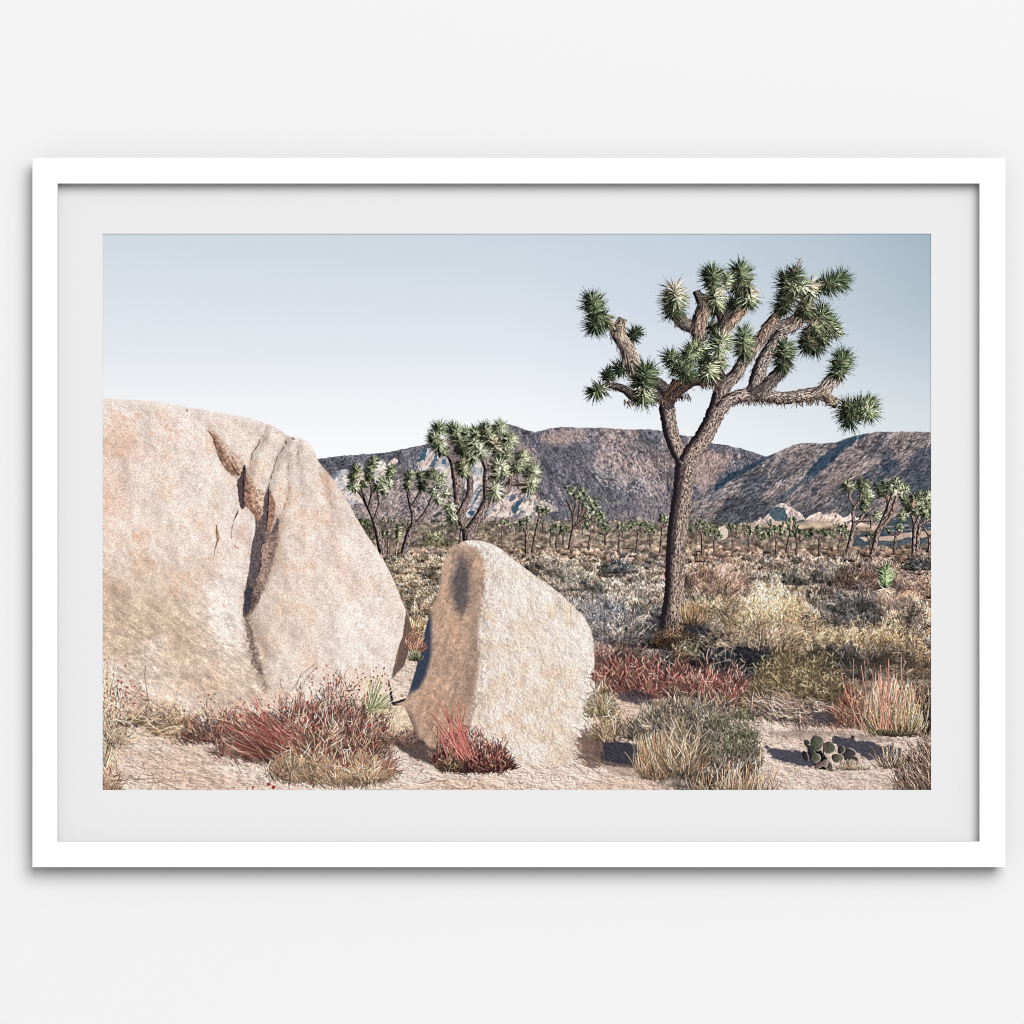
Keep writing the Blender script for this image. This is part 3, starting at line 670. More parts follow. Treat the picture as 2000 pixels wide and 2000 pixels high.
detailed('leaning Joshua tree with a side arm, leftmost of the three on the right',
  [[(1650,1100,5.2),(1656,1078,4.8),(1662,1055,4.6),(1668,1025,4.2)], [(1668,1026,4),(1666,1001,3),(1670,988,3)], [(1670,990,2.6),(1661,976,2.6),(1659,960,2.6)], [(1670,990,2.8),(1680,976,2.8),(1682,958,2.8)],
   [(1669,1024,3.4),(1681,1014,3),(1688,1000,2.8)], [(1676,1018,2.8),(1692,1016,2.8),(1706,1015,2.4)], [(1702,1015,2.2),(1701,1030,2.),(1698,1040,1.4)]],
  [(1686,995,10,.3,-1,.7),(1692,982,11,.6,-1,.85),(1690,976,11,.5,-.8,.9),(1712,1008,11,.8,-.7,1.1),(1685,960,11,.3,-1,.7),(1693,962,10,1,-.4,1),(1697,968,9,1,0,1.1),(1664,952,11,.3,-1,.8),(1655,949,12,-.7,-.8,1),(1681,947,12,.1,-1,.65),(1690,950,10,.8,-.8,.9)], 80)
detailed('tall leaning Joshua tree with a wide crown, middle one of the three on the right',
  [[(1698.6,1103,5.4),(1703,1085,5.2),(1708,1068,5),(1715,1036,5)], [(1715,1038,5),(1728,1011,5),(1735,987,3.6),(1731,970,3.2),(1722,960,3)], [(1724,1020,4),(1741,1002,3.6),(1748,980,3),(1757,958,2.8)], [(1733,1004,3.4),(1737,985,3),(1743,965,3)], [(1722,1030,4),(1736,1014,3.4),(1740,1000,3)]],
  [(1717,953,12,-.8,-.8,.7),(1722,962,10,-1,0,.65),(1728,948,12,-.2,-1,.8),(1733,960,11,-.2,-.4,.9),(1739,951,12,.1,-1,1),(1745,962,10,.2,-1,1.1),(1750,944,12,.2,-1,.95),(1756,952,11,.5,-1,1.1),(1761,965,9,1,.2,1.1,.6),(1768,956,11,1,-.4,1)], 85)
detailed('crowded double-trunked Joshua tree at the right edge of the print',
  [[(1785,1096,5.6),(1786,1055,4.6),(1787,1025,4.2)], [(1791,1090,3.6),(1793,1050,3.4),(1797,1026,3)], [(1787,1027,3.6),(1782,1008,3.2),(1772,996,3)], [(1788,1026,3.6),(1796,1008,3.4),(1802,990,3)], [(1797,1026,3),(1812,1016,3),(1826,1014,3)], [(1815,1092,3.4),(1815,1050,3),(1808,1036,2),(1802,1028,2)], [(1815,1052,2.5),(1822,1040,2)]],
  [(1768,1005,10,-1,-.1,1),(1763,1008,9,-1,.2,1.1),(1776,985,12,-.7,-.7,.7),(1770,979,11,-1,-.5,.8),(1784,975,12,-.2,-1,.9),(1778,990,10,-.4,0,.6),(1795,972,12,0,-1,1),(1790,985,12,.1,-.5,1),(1803,975,12,.2,-1,1.05),(1800,990,12,.2,.2,.95),(1812,985,12,.5,-.6,1),(1810,968,12,.3,-1,1),(1818,996,12,.7,0,.8),(1806,1003,11,.3,.5,.9),(1788,998,10,-.2,.3,.8)], 85)
area([(1782,987),(1784,977),(1788,976),(1788,985),(1784,994)], (206, 150, 132), 1.2, 1.5, alpha=.85)

# left pair behind the big boulder
ID_Y = motif('young_joshua_tree', 'young unbranched Joshua tree with one tall tuft between the left pair of trees', GT)
limb([(773, 1090), (775, 1070), (777, 1056)], [1.8, 1.8, 2], ID_Y, lit=(214, 190, 160)); limb([(758, 1085), (758, 1050)], [1.6, 1.5], ID_Y); limb([(750, 1080), (749, 1054)], [1.5, 1.4], ID_Y)
rosette(777, 1052, .05, -1, 24, 9, 150, ID_Y, pale=.4, w=.9); rosette(758, 1046, 0, -1, 10, 6, 50, ID_Y, w=.8); rosette(749, 1048, 0, -1, 8, 6, 40, ID_Y, w=.8)
for k in range(16):
    q = R.uniform(690, 740); small_tree(q-10, 1062, (q-8, 1028+R.uniform(-4, 8)+(740-q)*-.15, 9, 7), 9, 4, ID_TINY, r0=1.1, tone=.8)
bush(846, 1064, 60, 34, 700, [(150, 152, 112), (118, 124, 90), (186, 182, 140)], ID_PLAIN, dark=(52, 56, 50), ln=6)
detailed('dark-limbed Joshua tree nearest the big boulder, leftmost of all',
  [[(775,1130,7),(758,1100,7),(745,1072,6.6),(737,1035,6),(730,1014,5.6)], [(732,1018,5),(721,992,4.6),(708,968,3.8),(697,955,3)], [(722,995,4),(711,965,3.6),(706,948,3.4),(708,938,3)], [(722,990,4),(727,968,4),(727,955,3.4),(722,938,3)], [(732,1014,3),(741,982,2.6),(739,964,2.4),(746,952,2)]],
  [(697,950,13,-.5,.4,1),(690,948,12,-1,.5,1.1),(691,932,13,-.5,-1,.75),(696,918,12,-.2,-1,.75),(712,944,9,.4,.6,.9,.5),(722,930,12,-.2,0,.7),(724,916,13,.1,-1,.8),(729,903,13,.2,-1,.85),(737,948,14,.2,.3,.7),(745,942,13,.6,-.5,1),(757,944,13,1,0,1.1),(760,930,12,.5,-1,.8),(763,918,12,.5,-1,.85),(750,955,11,.5,.7,1.05)], 100, fl=.9, lit=(160, 142, 134))
detailed('Joshua tree with a V-shaped fork, second from the big boulder',
  [[(786,1092,7.2),(793,1065,6.8),(802,1035,6.4),(812,1022,5.4)], [(812,1024,4.6),(829,1004,3.8),(840,982,3),(845,968,2.6)], [(806,1030,4),(807,1008,4),(804,992,4.4),(800,975,4),(797,958,3.6)], [(805,990,4),(815,974,4),(828,950,4.2)], [(800,1068,2),(818,1058,1.8),(832,1050,1.4)]],
  [(797,948,11,-.3,.3,.8),(799,935,13,0,-1,.9),(803,928,11,.3,-1,.95),(826,945,14,-.2,.2,.45),(832,934,13,.2,-.8,.6),(822,930,12,-.4,-1,.7),(842,926,13,.5,-1,.75),(850,933,12,1,-.3,1),(846,957,12,.2,.8,1.15),(855,945,13,.8,.3,1.1),(861,935,12,1,-.6,1.05),(855,975,11,.4,.6,1.1),(868,962,11,.8,.2,1.1),(880,985,10,.2,.6,1.1)], 95, fl=.9, lit=(150, 134, 130))
# the middle tree
detailed('thick double-trunked Joshua tree with a full green crown above the small boulder',
  [[(897,1066,2.6),(900,1045,2.6),(903,1030,3)],
   [(920,1072,13),(916,1050,12),(914,1034,12)], [(914,1036,10),(904,1022,8.5),(899,1008,7.6),(895,981,7.6),(892,948,7.6),(888,921,7),(883,895,6.6)], [(884,898,5.4),(874,888,4.6),(862,876,3.6)],
   [(900,1004,7),(906,988,6.4),(916,968,6),(918,941,5.8),(914,918,5.6),(906,896,6),(899,872,5)], [(905,930,5),(900,918,5),(898,905,5)], [(918,1036,10),(928,1020,8.6),(942,997,8.6),(951,975,8.4),(950,941,7.6),(951,914,7),(942,896,5.6),(935,882,4)], [(952,942,4),(966,930,4),(972,918,4)],
   [(950,982,8),(966,972,7.4),(982,964,7),(998,944,6.4),(1017,944,5),(1030,948,3.6)], [(996,948,4.4),(998,932,4),(1002,916,3.6),(994,900,3.6)], [(1003,912,3.4),(1010,905,3)]],
  [(902,905,15,0,1,.8,.85),(906,918,12,.3,1,.9,.9),(862,878,12,.3,.8,.8),(860,866,17,-.2,.2,1.05),(858,842,16,-.1,-1,.8),(851,856,13,-.8,0,.9),(886,842,15,-.3,-1,.85),(896,858,19,0,-.4,.75),(893,846,14,-.2,-1,1),(900,872,15,.2,.7,.6),(921,890,15,.1,.9,1),(912,850,14,.3,-1,1),(927,864,20,0,.05,1.12),(930,850,15,.1,-1,.9),(938,880,14,.6,.6,1.1),
   (954,856,18,-.2,-.6,.85),(950,842,15,-.3,-1,.8),(962,862,14,.5,.5,.95),(969,868,17,.2,.8,.95,.8),(975,882,13,.2,.9,.95,.9),(976,838,15,.1,-1,.9),(980,850,13,.7,-.2,1.15),(990,868,16,.2,-.3,.95),(995,860,15,.3,-1,1),(990,888,13,-.2,.8,.8),(974,912,17,.1,-.5,1),(972,924,14,.1,.9,1.05),(985,920,11,.9,.5,1.1),(1016,904,17,.4,-.3,.95),(1010,912,12,-.5,.6,.8),(1020,895,13,.4,-1,1),
   (1036,930,15,.5,-.6,.9),(1040,922,15,.4,-1,.95),(1032,950,14,.2,.9,1.05,.5),(1040,944,12,.9,.4,1.1),(968,959,18,0,.1,1.18),(880,990,12,-.5,.8,1.1),(884,1010,10,-.5,.8,1.1)],
  170, fl=1.1, lit=(168, 146, 136), thatch=.7, wd=.95, pale=.5, rs=1.16)

# ==== 5. scrub of the middle distance =========================================================
scrub_rows(1092, 1400)
def sb(x, y, w, h, cols, dark=(50, 48, 50), dens=.5, i=None, **k):
    bush(x, y, w, h, w*h*dens, cols, i or ID_SCRUB, dark=dark, **k)
# gap between the two boulders
for q in range(26):
    x = R.uniform(765, 870); y = 1105+R.uniform(0, 95)
    sb(x, y, 50, 28, [(192, 176, 150), (170, 158, 136), (208, 190, 160)], (96, 88, 76), .4, ln=7)
area([(765, 1290), (790, 1262), (815, 1262), (840, 1290), (815, 1375), (765, 1375)], (206, 180, 160), 3, 4, 10, ID_SCRUB, grain=.12)
grass(815, 1232, 40, 32, 160, [(216, 184, 138), (198, 164, 120)], ID_SCRUB)
# named bushes of the middle distance
sb(1205, 1118, 70, 26, [(100, 108, 110), (130, 134, 132)], (36, 42, 48), .55, ln=6)
sb(1120, 1150, 90, 50, [(160, 156, 146), (186, 180, 166)], (70, 70, 70), .4)
sb(1060, 1120, 80, 42, [(150, 142, 132), (178, 168, 154)], (66, 62, 62), .4)
sb(1170, 1240, 130, 76, [(150, 152, 154), (178, 176, 172), (118, 122, 126)], (60, 60, 66), .5, ln=11)
sb(1248, 1256, 100, 80, [(150, 148, 142), (176, 168, 152), (110, 112, 114)], (44, 44, 48), .5, ln=11)
sb(1395, 1150, 140, 66, [(184, 156, 140), (160, 136, 122), (200, 180, 158)], (84, 66, 60), .45, fine=.45, ln=12)
sb(1440, 1225, 220, 110, [(206, 190, 162), (184, 170, 146), (222, 202, 166)], (100, 88, 76), .5, ln=11)
sb(1510, 1250, 190, 105, [(212, 188, 148), (196, 176, 142), (226, 208, 170)], (92, 78, 62), .5, ln=11)
sb(1560, 1140, 60, 32, [(100, 104, 104), (124, 126, 122)], (42, 44, 46), .6, ln=7)
sb(1625, 1135, 110, 40, [(124, 120, 114), (150, 142, 130)], (56, 52, 52), .55, ln=8)
sb(1690, 1145, 110, 56, [(134, 116, 108), (160, 140, 128)], (60, 50, 50), .5, ln=9)
sb(1770, 1150, 90, 52, [(176, 150, 134), (150, 126, 114)], (84, 68, 62), .45, ln=9)
sb(1800, 1112, 70, 24, [(92, 96, 96), (118, 118, 112)], (34, 38, 42), .55, ln=6)
sb(1655, 1220, 170, 68, [(120, 118, 116), (142, 136, 128), (96, 96, 98)], (40, 40, 44), .6, ln=9)
sb(1765, 1225, 110, 50, [(150, 136, 120), (124, 116, 106)], (56, 50, 48), .5, ln=9)
sb(1600, 1270, 170, 66, [(190, 170, 134), (168, 150, 120)], (66, 58, 50), .5, ln=10)
sb(1720, 1285, 190, 84, [(186, 166, 130), (206, 184, 144), (150, 136, 112)], (62, 54, 50), .5, ln=10)
sb(1800, 1320, 130, 90, [(170, 152, 126), (146, 130, 112)], (50, 46, 46), .5, ln=10)
ID_YU = motif('yucca', 'bright green upright young yucca in the scrub at the right')
area([(1700,1165),(1720,1150),(1750,1152),(1790,1150),(1800,1172),(1760,1185),(1715,1180)], (190,154,130), 5, 6, 8, ID_SCRUB, alpha=.4, grain=.4)
for q in range(60): 
    a = R.normal(0, .9)+math.pi; l = R.uniform(8, 26); strokes([(1729, 1150)], [(1729+math.sin(a)*l, 1150-math.cos(a)*l*.8)], pick([(224, 204, 176), (190, 164, 136)], 1), None, 1.1, .5, R.normal(0, .1), ID_YU)
rosette(1730, 1150, 0, -1, 34, 24, 330, ID_YU, pale=.3, tan=0, w=1.4, down=.42, green=(96, 128, 80), az=.25, tone=1.15)
# deep shade under the scrub behind the red bushes
SHD = (34, 36, 44)
area([(1236, 1235), (1262, 1218), (1300, 1190), (1350, 1215), (1400, 1235), (1450, 1250), (1500, 1262), (1500, 1300), (1470, 1325), (1420, 1310), (1350, 1290), (1280, 1268), (1240, 1260)], SHD, 14, 20, 12, ID_SCRUB, alpha=.84, grain=.6)
area([(1590, 1258), (1630, 1262), (1680, 1285), (1705, 1320), (1660, 1330), (1620, 1300), (1590, 1285)], SHD, 12, 18, 10, ID_SCRUB, alpha=.72, grain=.5)
tangle(1400, 1318, 280, 105, 1500, [(104, 104, 110), (82, 86, 92), (140, 134, 128), (166, 156, 142), (64, 68, 74)], ID_SCRUB, 8, 30, .8, dark=SHD, kd=.45, under=.1, amb=.7, root=(1380, 1400))
tangle(1650, 1322, 130, 66, 420, [(110, 106, 104), (150, 138, 122), (84, 82, 84)], ID_SCRUB, 8, 24, .7, dark=SHD, kd=.4, under=.1)
tangle(1490, 1262, 300, 110, 1700, [(212, 192, 160), (186, 170, 146), (226, 208, 176), (150, 136, 118)], ID_SCRUB, 6, 18, .6, dark=(104, 92, 80), kd=.18, under=.0, vmin=.2)
tangle(1690, 1312, 240, 110, 1100, [(196, 176, 146), (170, 152, 128), (212, 190, 158), (130, 118, 106)], ID_SCRUB, 6, 20, .6, dark=(74, 66, 62), kd=.28, under=.1, vmin=.2)
tangle(1180, 1300, 170, 70, 900, [(176, 160, 148), (196, 150, 134), (150, 132, 122), (190, 124, 112)], ID_SCRUB, 8, 26, .5, dark=(66, 56, 58), kd=.35, under=.9)
tangle(1130, 1270, 90, 60, 500, [(186, 172, 156), (160, 148, 138)], ID_SCRUB, 6, 20, .5, dark=(74, 68, 68), kd=.3, under=.6)
tangle(1205, 1250, 190, 90, 900, [(176, 172, 166), (196, 188, 176), (140, 138, 138), (112, 112, 116)], ID_SCRUB, 6, 22, .5, dark=(62, 62, 68), kd=.3, under=.1)
tangle(1400, 1160, 150, 74, 420, [(190, 160, 144), (168, 142, 130), (206, 188, 168)], ID_SCRUB, 8, 26, .3, dark=(96, 78, 72), kd=.2, under=.0)
tangle(812, 1200, 110, 90, 900, [(206, 190, 162), (184, 168, 142), (160, 146, 126)], ID_SCRUB, 5, 14, .7, dark=(104, 94, 82), kd=.25, under=.1)

# rounded clumps: each bush has its own tint, a sunny right shoulder and shade at its left foot
sl, X, Y = rect(PX0, 1056, PX1, 1330)
SM = np.full(X.shape+(3,), 1., F)*C(1.10, 1.06, 1.02)
TT = [(1.12,1.08,1.03),(1.0,.98,.96),(.84,.85,.88),(.92,.90,.88),(.68,.70,.70),(1.16,1.12,1.08),(.78,.80,.86),(.96,.93,.92)]
cl = []
for y in np.arange(1066, 1300, 3.2):
    k = max(0, (y-1060)/200); w = 16+82*k
    for x in np.arange(730, 1836, w*.62):
        if R.random() < .62: cl.append((y+R.uniform(-3, 3), x+R.uniform(-.5, .5)*w, w*R.uniform(.6, 1.3), (7+40*k)*R.uniform(.6, 1.25), TT[R.integers(len(TT))]))
cl += [(1262, 1455, 230, 120, (1.08,1.04,1.0)), (1235, 1655, 160, 66, (.62,.63,.64)), (1250, 1180, 120, 72, (.92,.92,.94)), (1258, 1560, 170, 96, (1.06,1.0,.94)), (1150, 1625, 100, 36, (.74,.74,.72)),
       (1166, 1690, 110, 52, (.84,.78,.76)), (1168, 1400, 150, 70, (1.0,.95,.92)), (1150, 1120, 90, 46, (.9,.9,.88)), (1122, 1205, 70, 22, (.62,.66,.70)), (1300, 1740, 150, 80, (.95,.88,.80)), (1290, 1640, 130, 50, (.9,.82,.72))]
for (by, cx, w, h, tt) in sorted(cl, key=lambda q: q[0]):
    i0 = max(0, int((cx-w*.62-PX0)*SS)-sl[1].start); i1 = int((cx+w*.62-PX0)*SS)-sl[1].start
    j0 = max(0, int((by-h*1.3-1056)*SS)); j1 = int((by+h*.12-1056)*SS)
    if i1 <= i0+2 or j1 <= j0+2: continue
    q = (slice(j0, j1), slice(i0, i1)); xs, ys = X[q], Y[q]
    if xs.size < 8: continue
    u = (xs-cx)/(w*.5); v = (by-ys)/h
    rr = np.sqrt(u*u+np.clip(v, 0, 9)**2)+(fbm(xs, ys, max(5, h*.3), 3, 48)-.5)*.9+np.clip(-v, 0, 1)*3
    shade = (.58+.62*sstep(-.1, .95, np.clip(v, 0, 1)*.8+u*.28+.1))
    m = sstep(1.04, .80, rr)*.92
    SM[q] = mix(SM[q], C(*tt)*shade[..., None], m)
    f = sstep(1.25, .7, np.sqrt((u+.35)**2*.9+((ys-by)/(h*.16+2))**2))*(.42 if by < 1262 else 0)       # its own shade on the ground, to the left
    SM[q] *= (1-f*(v < .12))[..., None]
SM = mix(SM, C(1, 1, 1), sstep(1285, 1325, Y+20*(fbm(X, Y, 20, 2, 49)-.5)))
msk = ((IDS[sl] == ID_SCRUB) | (IDS[sl] == ID_PLAIN))[..., None]*sstep(1060, 1076, Y)[..., None]
IMG[sl] = np.clip(IMG[sl]*(1+(SM*1.02-1)*msk), 8, 250)

# ==== 6. tall Joshua tree =====================================================================
ID_TALL = motif('joshua_tree', 'tall Joshua tree with forked trunk and spreading tufted arms, tallest in the print', None)
LT = (178, 162, 148); DKB = (40, 34, 38)
def lb(pts, i=ID_TALL, lit=LT, thatch=0., shade=1., fl=1.15, seed=0):
    limb([(a, b) for a, b, c in pts], [c for a, b, c in pts], i, lit=lit, dark=DKB, fl=fl, thatch=thatch, shade=shade, seed=seed)
def rs(x, y, r, ax=0, ay=-1, L=None, n=300, tone=1., pale=.38, tan=.22, down=1., az=.4):
    L = r*.7 if L is None else L*.9
    r *= .97; n = int(n*.82); tan = min(1., tan*1.25+.05)
    l = math.hypot(ax, ay); rosette(x-ax/l*L*.5, y-ay/l*L*.5, ax/l, ay/l, L, r, n, ID_TALL, tone=tone, pale=pale, tan=tan, down=down, w=1.35, az=az)
# rear tufts
rs(1426, 600, 24, .5, -.6, n=200, tone=.36, pale=.05, tan=0); rs(1392, 640, 27, .4, .5, n=220, tone=.62, pale=.2); rs(1395, 600, 22, .2, .8, n=160, tone=.5)
rs(1236, 655, 22, .6, -.5, n=190, tone=.6, pale=.12, tan=0); rs(1214, 720, 24, -.6, .1, n=200, tone=.62, pale=.15, tan=0)
lb([(1412,640,9),(1409,618,9),(1406,596,9)], shade=.45); lb([(1408,640,8),(1416,622,7),(1426,606,5)], shade=.4)
# trunk and fork
lb([(1310,1232,23),(1312,1205,21),(1316,1170,19),(1318,1130,19),(1320,1080,19.5),(1324,1030,19.5),(1330,985,19),(1334,950,18.5),(1338,918,19.5),(1341,894,20)], fl=1.5, lit=(178,156,142))
lb([(1336,905,15),(1326,886,14),(1316,862,14.5),(1309,838,14.5),(1304,808,15),(1302,780,15),(1302,762,14)], fl=1.4, lit=(180,160,148))
lb([(1340,905,16),(1352,884,17),(1368,864,17),(1383,838,17),(1394,815,17),(1403,792,17.5),(1409,768,17),(1412,748,14)], fl=1.4, lit=(180,158,144))
area([(1290,770),(1318,770),(1319,796),(1305,802),(1291,795)], (58,52,58), 2, 3, 5, alpha=.72)       # shadow of the crown on the left fork
line([(1337, 905), (1330, 950), (1322, 1010), (1314, 1080)], 7, (44, 38, 44), .5, 3, 3)
# left arms
lb([(1303,772,11),(1272,776,9.5),(1245,778,10),(1222,762,8),(1204,755,7),(1182,751,5)], shade=.55, thatch=.5)
lb([(1304,766,12),(1284,748,11),(1264,742,10)], shade=.5); lb([(1268,745,10),(1248,738,12),(1238,722,13.5),(1231,698,14),(1220,674,13.5),(1207,652,12.5),(1203,638,12)], thatch=2.2, lit=(208,186,166))
lb([(1205,650,11),(1212,634,11),(1217,622,8)], thatch=3, lit=(214,190,166)); lb([(1204,642,9),(1192,636,9),(1182,630,8)], thatch=2, lit=(206,188,150))
lb([(1303,775,10),(1316,760,9.5),(1322,742,9)], lit=(150,104,76), shade=.8, thatch=1.2); lb([(1306,782,9),(1324,766,8.5),(1342,752,9),(1358,744,9),(1380,748,7)], shade=.42, lit=(170,120,100), thatch=.8)
# centre arms
lb([(1410,756,12),(1400,738,10.5),(1392,724,9.5),(1388,708,9)], lit=(196,160,138), thatch=1.5); lb([(1414,752,6),(1412,736,6),(1404,718,6)], shade=.35)
lb([(1356,700,9),(1362,676,11),(1366,656,13)], shade=.8); lb([(1368,668,12),(1364,648,13),(1350,638,12),(1332,630,12),(1322,614,12),(1318,600,12)], shade=.7, thatch=1.4)
lb([(1362,650,14),(1365,630,14),(1374,606,14),(1376,588,13),(1380,576,11)], thatch=1.6, lit=(196,166,144)); lb([(1370,590,9),(1364,578,8),(1360,568,7.5)], shade=.55)
lb([(1406,658,9),(1418,642,9),(1434,622,9),(1448,606,9.5),(1456,594,10)], thatch=2.4, lit=(206,172,144))
# right arms
lb([(1412,754,13),(1424,744,13),(1437,732,12),(1452,706,11.5),(1470,682,11),(1486,662,12),(1504,646,14),(1528,640,15),(1552,630,14.5),(1566,612,12)], thatch=1.5, lit=(186,166,154))
lb([(1484,662,8),(1500,636,8.5),(1518,616,9),(1524,606,9)], thatch=2., lit=(190,160,138)); lb([(1562,626,13),(1570,604,12),(1576,586,11),(1580,570,11)], thatch=3, lit=(208,178,160))
lb([(1406,800,12),(1422,784,13),(1444,774,12),(1472,770,14),(1502,774,12),(1528,778,12),(1562,774,12.5),(1598,768,13),(1610,764,12)], thatch=1., lit=(206,186,172))
lb([(1472,768,14),(1478,744,14.5),(1489,708,13),(1508,678,13.5),(1528,652,14)], lit=(186,172,160), thatch=.5); area([(1464,764),(1484,750),(1496,762),(1488,776),(1470,778)], (52,48,54), 2, 3, 5, alpha=.7)
lb([(1482,772,10),(1503,748,12),(1526,724,11.5),(1536,712,9)], thatch=1.8, shade=.75); 
lb([(1602,768,12),(1614,754,12),(1626,742,12),(1640,732,12)], thatch=3, lit=(226,206,190)); lb([(1606,768,11),(1620,780,10),(1636,790,9)], thatch=2.5, lit=(214,190,160))
# hanging thatch below the horizontal arms
for (xa, xb, y, nn) in [(1440,1560,784,120),(1218,1300,786,110),(1366,1392,752,60),(1310,1345,776,50),(1560,1615,784,50)]:
    x = R.uniform(xa, xb, nn); yy = y+R.normal(0, 3, nn); a = R.normal(math.pi-.35, .3, nn); l = R.uniform(4, 13, nn)
    c = pick([(60, 50, 50), (96, 78, 68), (150, 122, 98), (40, 36, 40)], nn)
    strokes(np.c_[x, yy-4], np.c_[x+np.sin(a)*l, yy-4-np.cos(a)*l], c, c*.8, 1., .5, R.normal(0, .08, nn), ID_TALL)
# tufts, back to front
rs(1590, 668, 27, .2, .9, n=300, tone=.6, pale=.25, tan=.35); rs(1600, 655, 26, .7, .7, n=280, tone=.75, pale=.35, tan=.3)
rs(1580, 650, 24, .1, .5, L=16, n=220, tone=.62, tan=.5, pale=.2); rs(1626, 646, 22, .9, .3, n=240, tone=1.1, tan=.7, pale=.5)
rs(1614, 636, 27, .8, -.1, n=260, tone=.8, tan=.45, pale=.4); rs(1578, 668, 26, -.3, .9, n=240, tone=.6, tan=.4)
rs(1600, 622, 33, .5, -.7, L=26, n=380, tone=.85, pale=.35, tan=.15); rs(1588, 640, 22, .3, .3, n=170, tone=.85, tan=.8)
rs(1572, 600, 27, -.1, .7, L=26, n=300, tone=.78, tan=.35, pale=.35)
rs(1596, 562, 24, 1, -.2, L=22, n=220, tone=.6, tan=.1, pale=.15); rs(1625, 553, 33, .95, -.4, L=40, n=430, tone=.78, pale=.22, tan=.0, down=.75)
rs(1583, 562, 28, 0, .9, n=200, tone=1.1, tan=1., pale=.6, L=22)
rs(1532, 592, 28, -.4, .8, L=26, n=320, tone=.62, pale=.25, tan=.25); rs(1542, 566, 31, -.35, -.9, L=44, n=460, tone=.72, pale=.35, tan=.18); rs(1556, 560, 26, .6, -.1, L=30, n=260, tone=1.1, pale=.6, tan=.1); rs(1553, 541, 24, .2, -1, n=220, tone=.82, pale=.25, tan=0)
for (x, y) in [(1556,530),(1558,522),(1560,514),(1561,508)]:
    for s in (-1, 1): strokes([(x, y)], [(x+s*R.uniform(4, 8), y-R.uniform(1, 5))], (150,120,112), None, 1., .6, 0, ID_TALL)
strokes([(1549,532)], [(1562,506)], (132,104,98), None, 1.5, .9, .06, ID_TALL)
rs(1455, 682, 27, -.1, .8, n=240, tone=.85, tan=.45, pale=.4); rs(1453, 664, 29, 0, -1, L=26, n=360, tone=.88, pale=.4, tan=.1)
rs(1530, 704, 26, -.1, .6, n=260, tone=.72, tan=.25, pale=.4); rs(1532, 690, 29, .1, -1, L=22, n=340, tone=.82, pale=.32, tan=.05)
rs(1640, 722, 26, -.2, .3, n=200, tone=.8, tan=.3); rs(1643, 710, 31, .3, -1, L=22, n=380, tone=.82, pale=.28, tan=.0, down=.8)
rs(1656, 806, 30, .2, .8, L=34, n=360, tone=.58, pale=.35, tan=.3); rs(1672, 795, 30, .9, -.2, L=60, n=520, tone=.8, pale=.35, tan=.05); rs(1692, 804, 27, .9, .3, L=18, n=300, tone=1.02, pale=.5, tan=.05)
rs(1460, 578, 30, .1, .9, L=22, n=320, tone=1.08, tan=.6, pale=.6); rs(1450, 560, 26, -.6, .1, L=30, n=260, tone=.7, pale=.4); rs(1447, 538, 31, -.1, -1, L=26, n=360, tone=.86, pale=.35, tan=.05)
rs(1397, 578, 30, .1, .9, L=30, n=380, tone=1.05, tan=.4, pale=.65); rs(1418, 550, 20, .5, -.8, n=200, tone=1.05, pale=.4, tan=0); rs(1392, 545, 30, -.1, -1, L=26, n=360, tone=.82, pale=.3, tan=.05)
rs(1316, 592, 32, 0, .9, L=34, n=420, tone=.66, tan=.35, pale=.3); rs(1318, 574, 32, .1, .35, L=24, n=340, tone=1.1, tan=.95, pale=.7, az=.9)
rs(1405, 706, 22, .3, .8, n=180, tone=.9, tan=.3, pale=.6); rs(1384, 716, 32, 0, .9, L=32, n=380, tone=1., tan=.2, pale=.75); rs(1372, 690, 26, .1, .3, n=180, tone=.4, pale=.1, tan=0); rs(1405, 674, 33, .3, -.6, n=360, tone=1.1, pale=.5, tan=.0, az=.7)
rs(1357, 684, 29, -.1, .1, n=320, tone=.98, pale=.42, tan=0, az=.9); rs(1314, 705, 26, -.5, -.7, n=280, tone=.86, pale=.4, tan=.0); rs(1342, 704, 26, .1, -.6, n=220, tone=.8, pale=.35, tan=0); rs(1335, 724, 31, .1, .1, n=360, tone=.74, pale=.22, tan=0, az=1.)
rs(1169, 762, 25, -.7, .4, n=240, tone=.82, pale=.5, tan=.05); rs(1189, 736, 20, -.1, -1, n=190, tone=.6, pale=.15, tan=0)
rs(1256, 762, 32, 0, .9, L=26, n=340, tone=.98, pale=.75, tan=.25); rs(1258, 740, 37, .1, -.4, n=440, tone=.76, pale=.35, tan=.0, az=.7)
rs(1172, 626, 30, -.5, .5, L=34, n=360, tone=.7, pale=.45, tan=.1); rs(1162, 604, 31, -.35, -.9, L=40, n=480, tone=.82, pale=.32, tan=.02)

# litter and dark growth at the trunk foot
bush(1316, 1262, 90, 62, 900, [(120, 92, 70), (92, 76, 66), (150, 120, 84), (64, 58, 58)], ID_SCRUB, dark=(26, 26, 30), ln=12, amb=.5)
grass(1352, 1218, 50, 44, 160, [(196, 164, 124), (176, 140, 104)], ID_SCRUB, spread=.45)
bush(1338, 1285, 60, 56, 240, [(170, 160, 126), (120, 116, 96)], ID_SCRUB, dark=(30, 32, 36), ln=12, fine=.4, fill=.15)
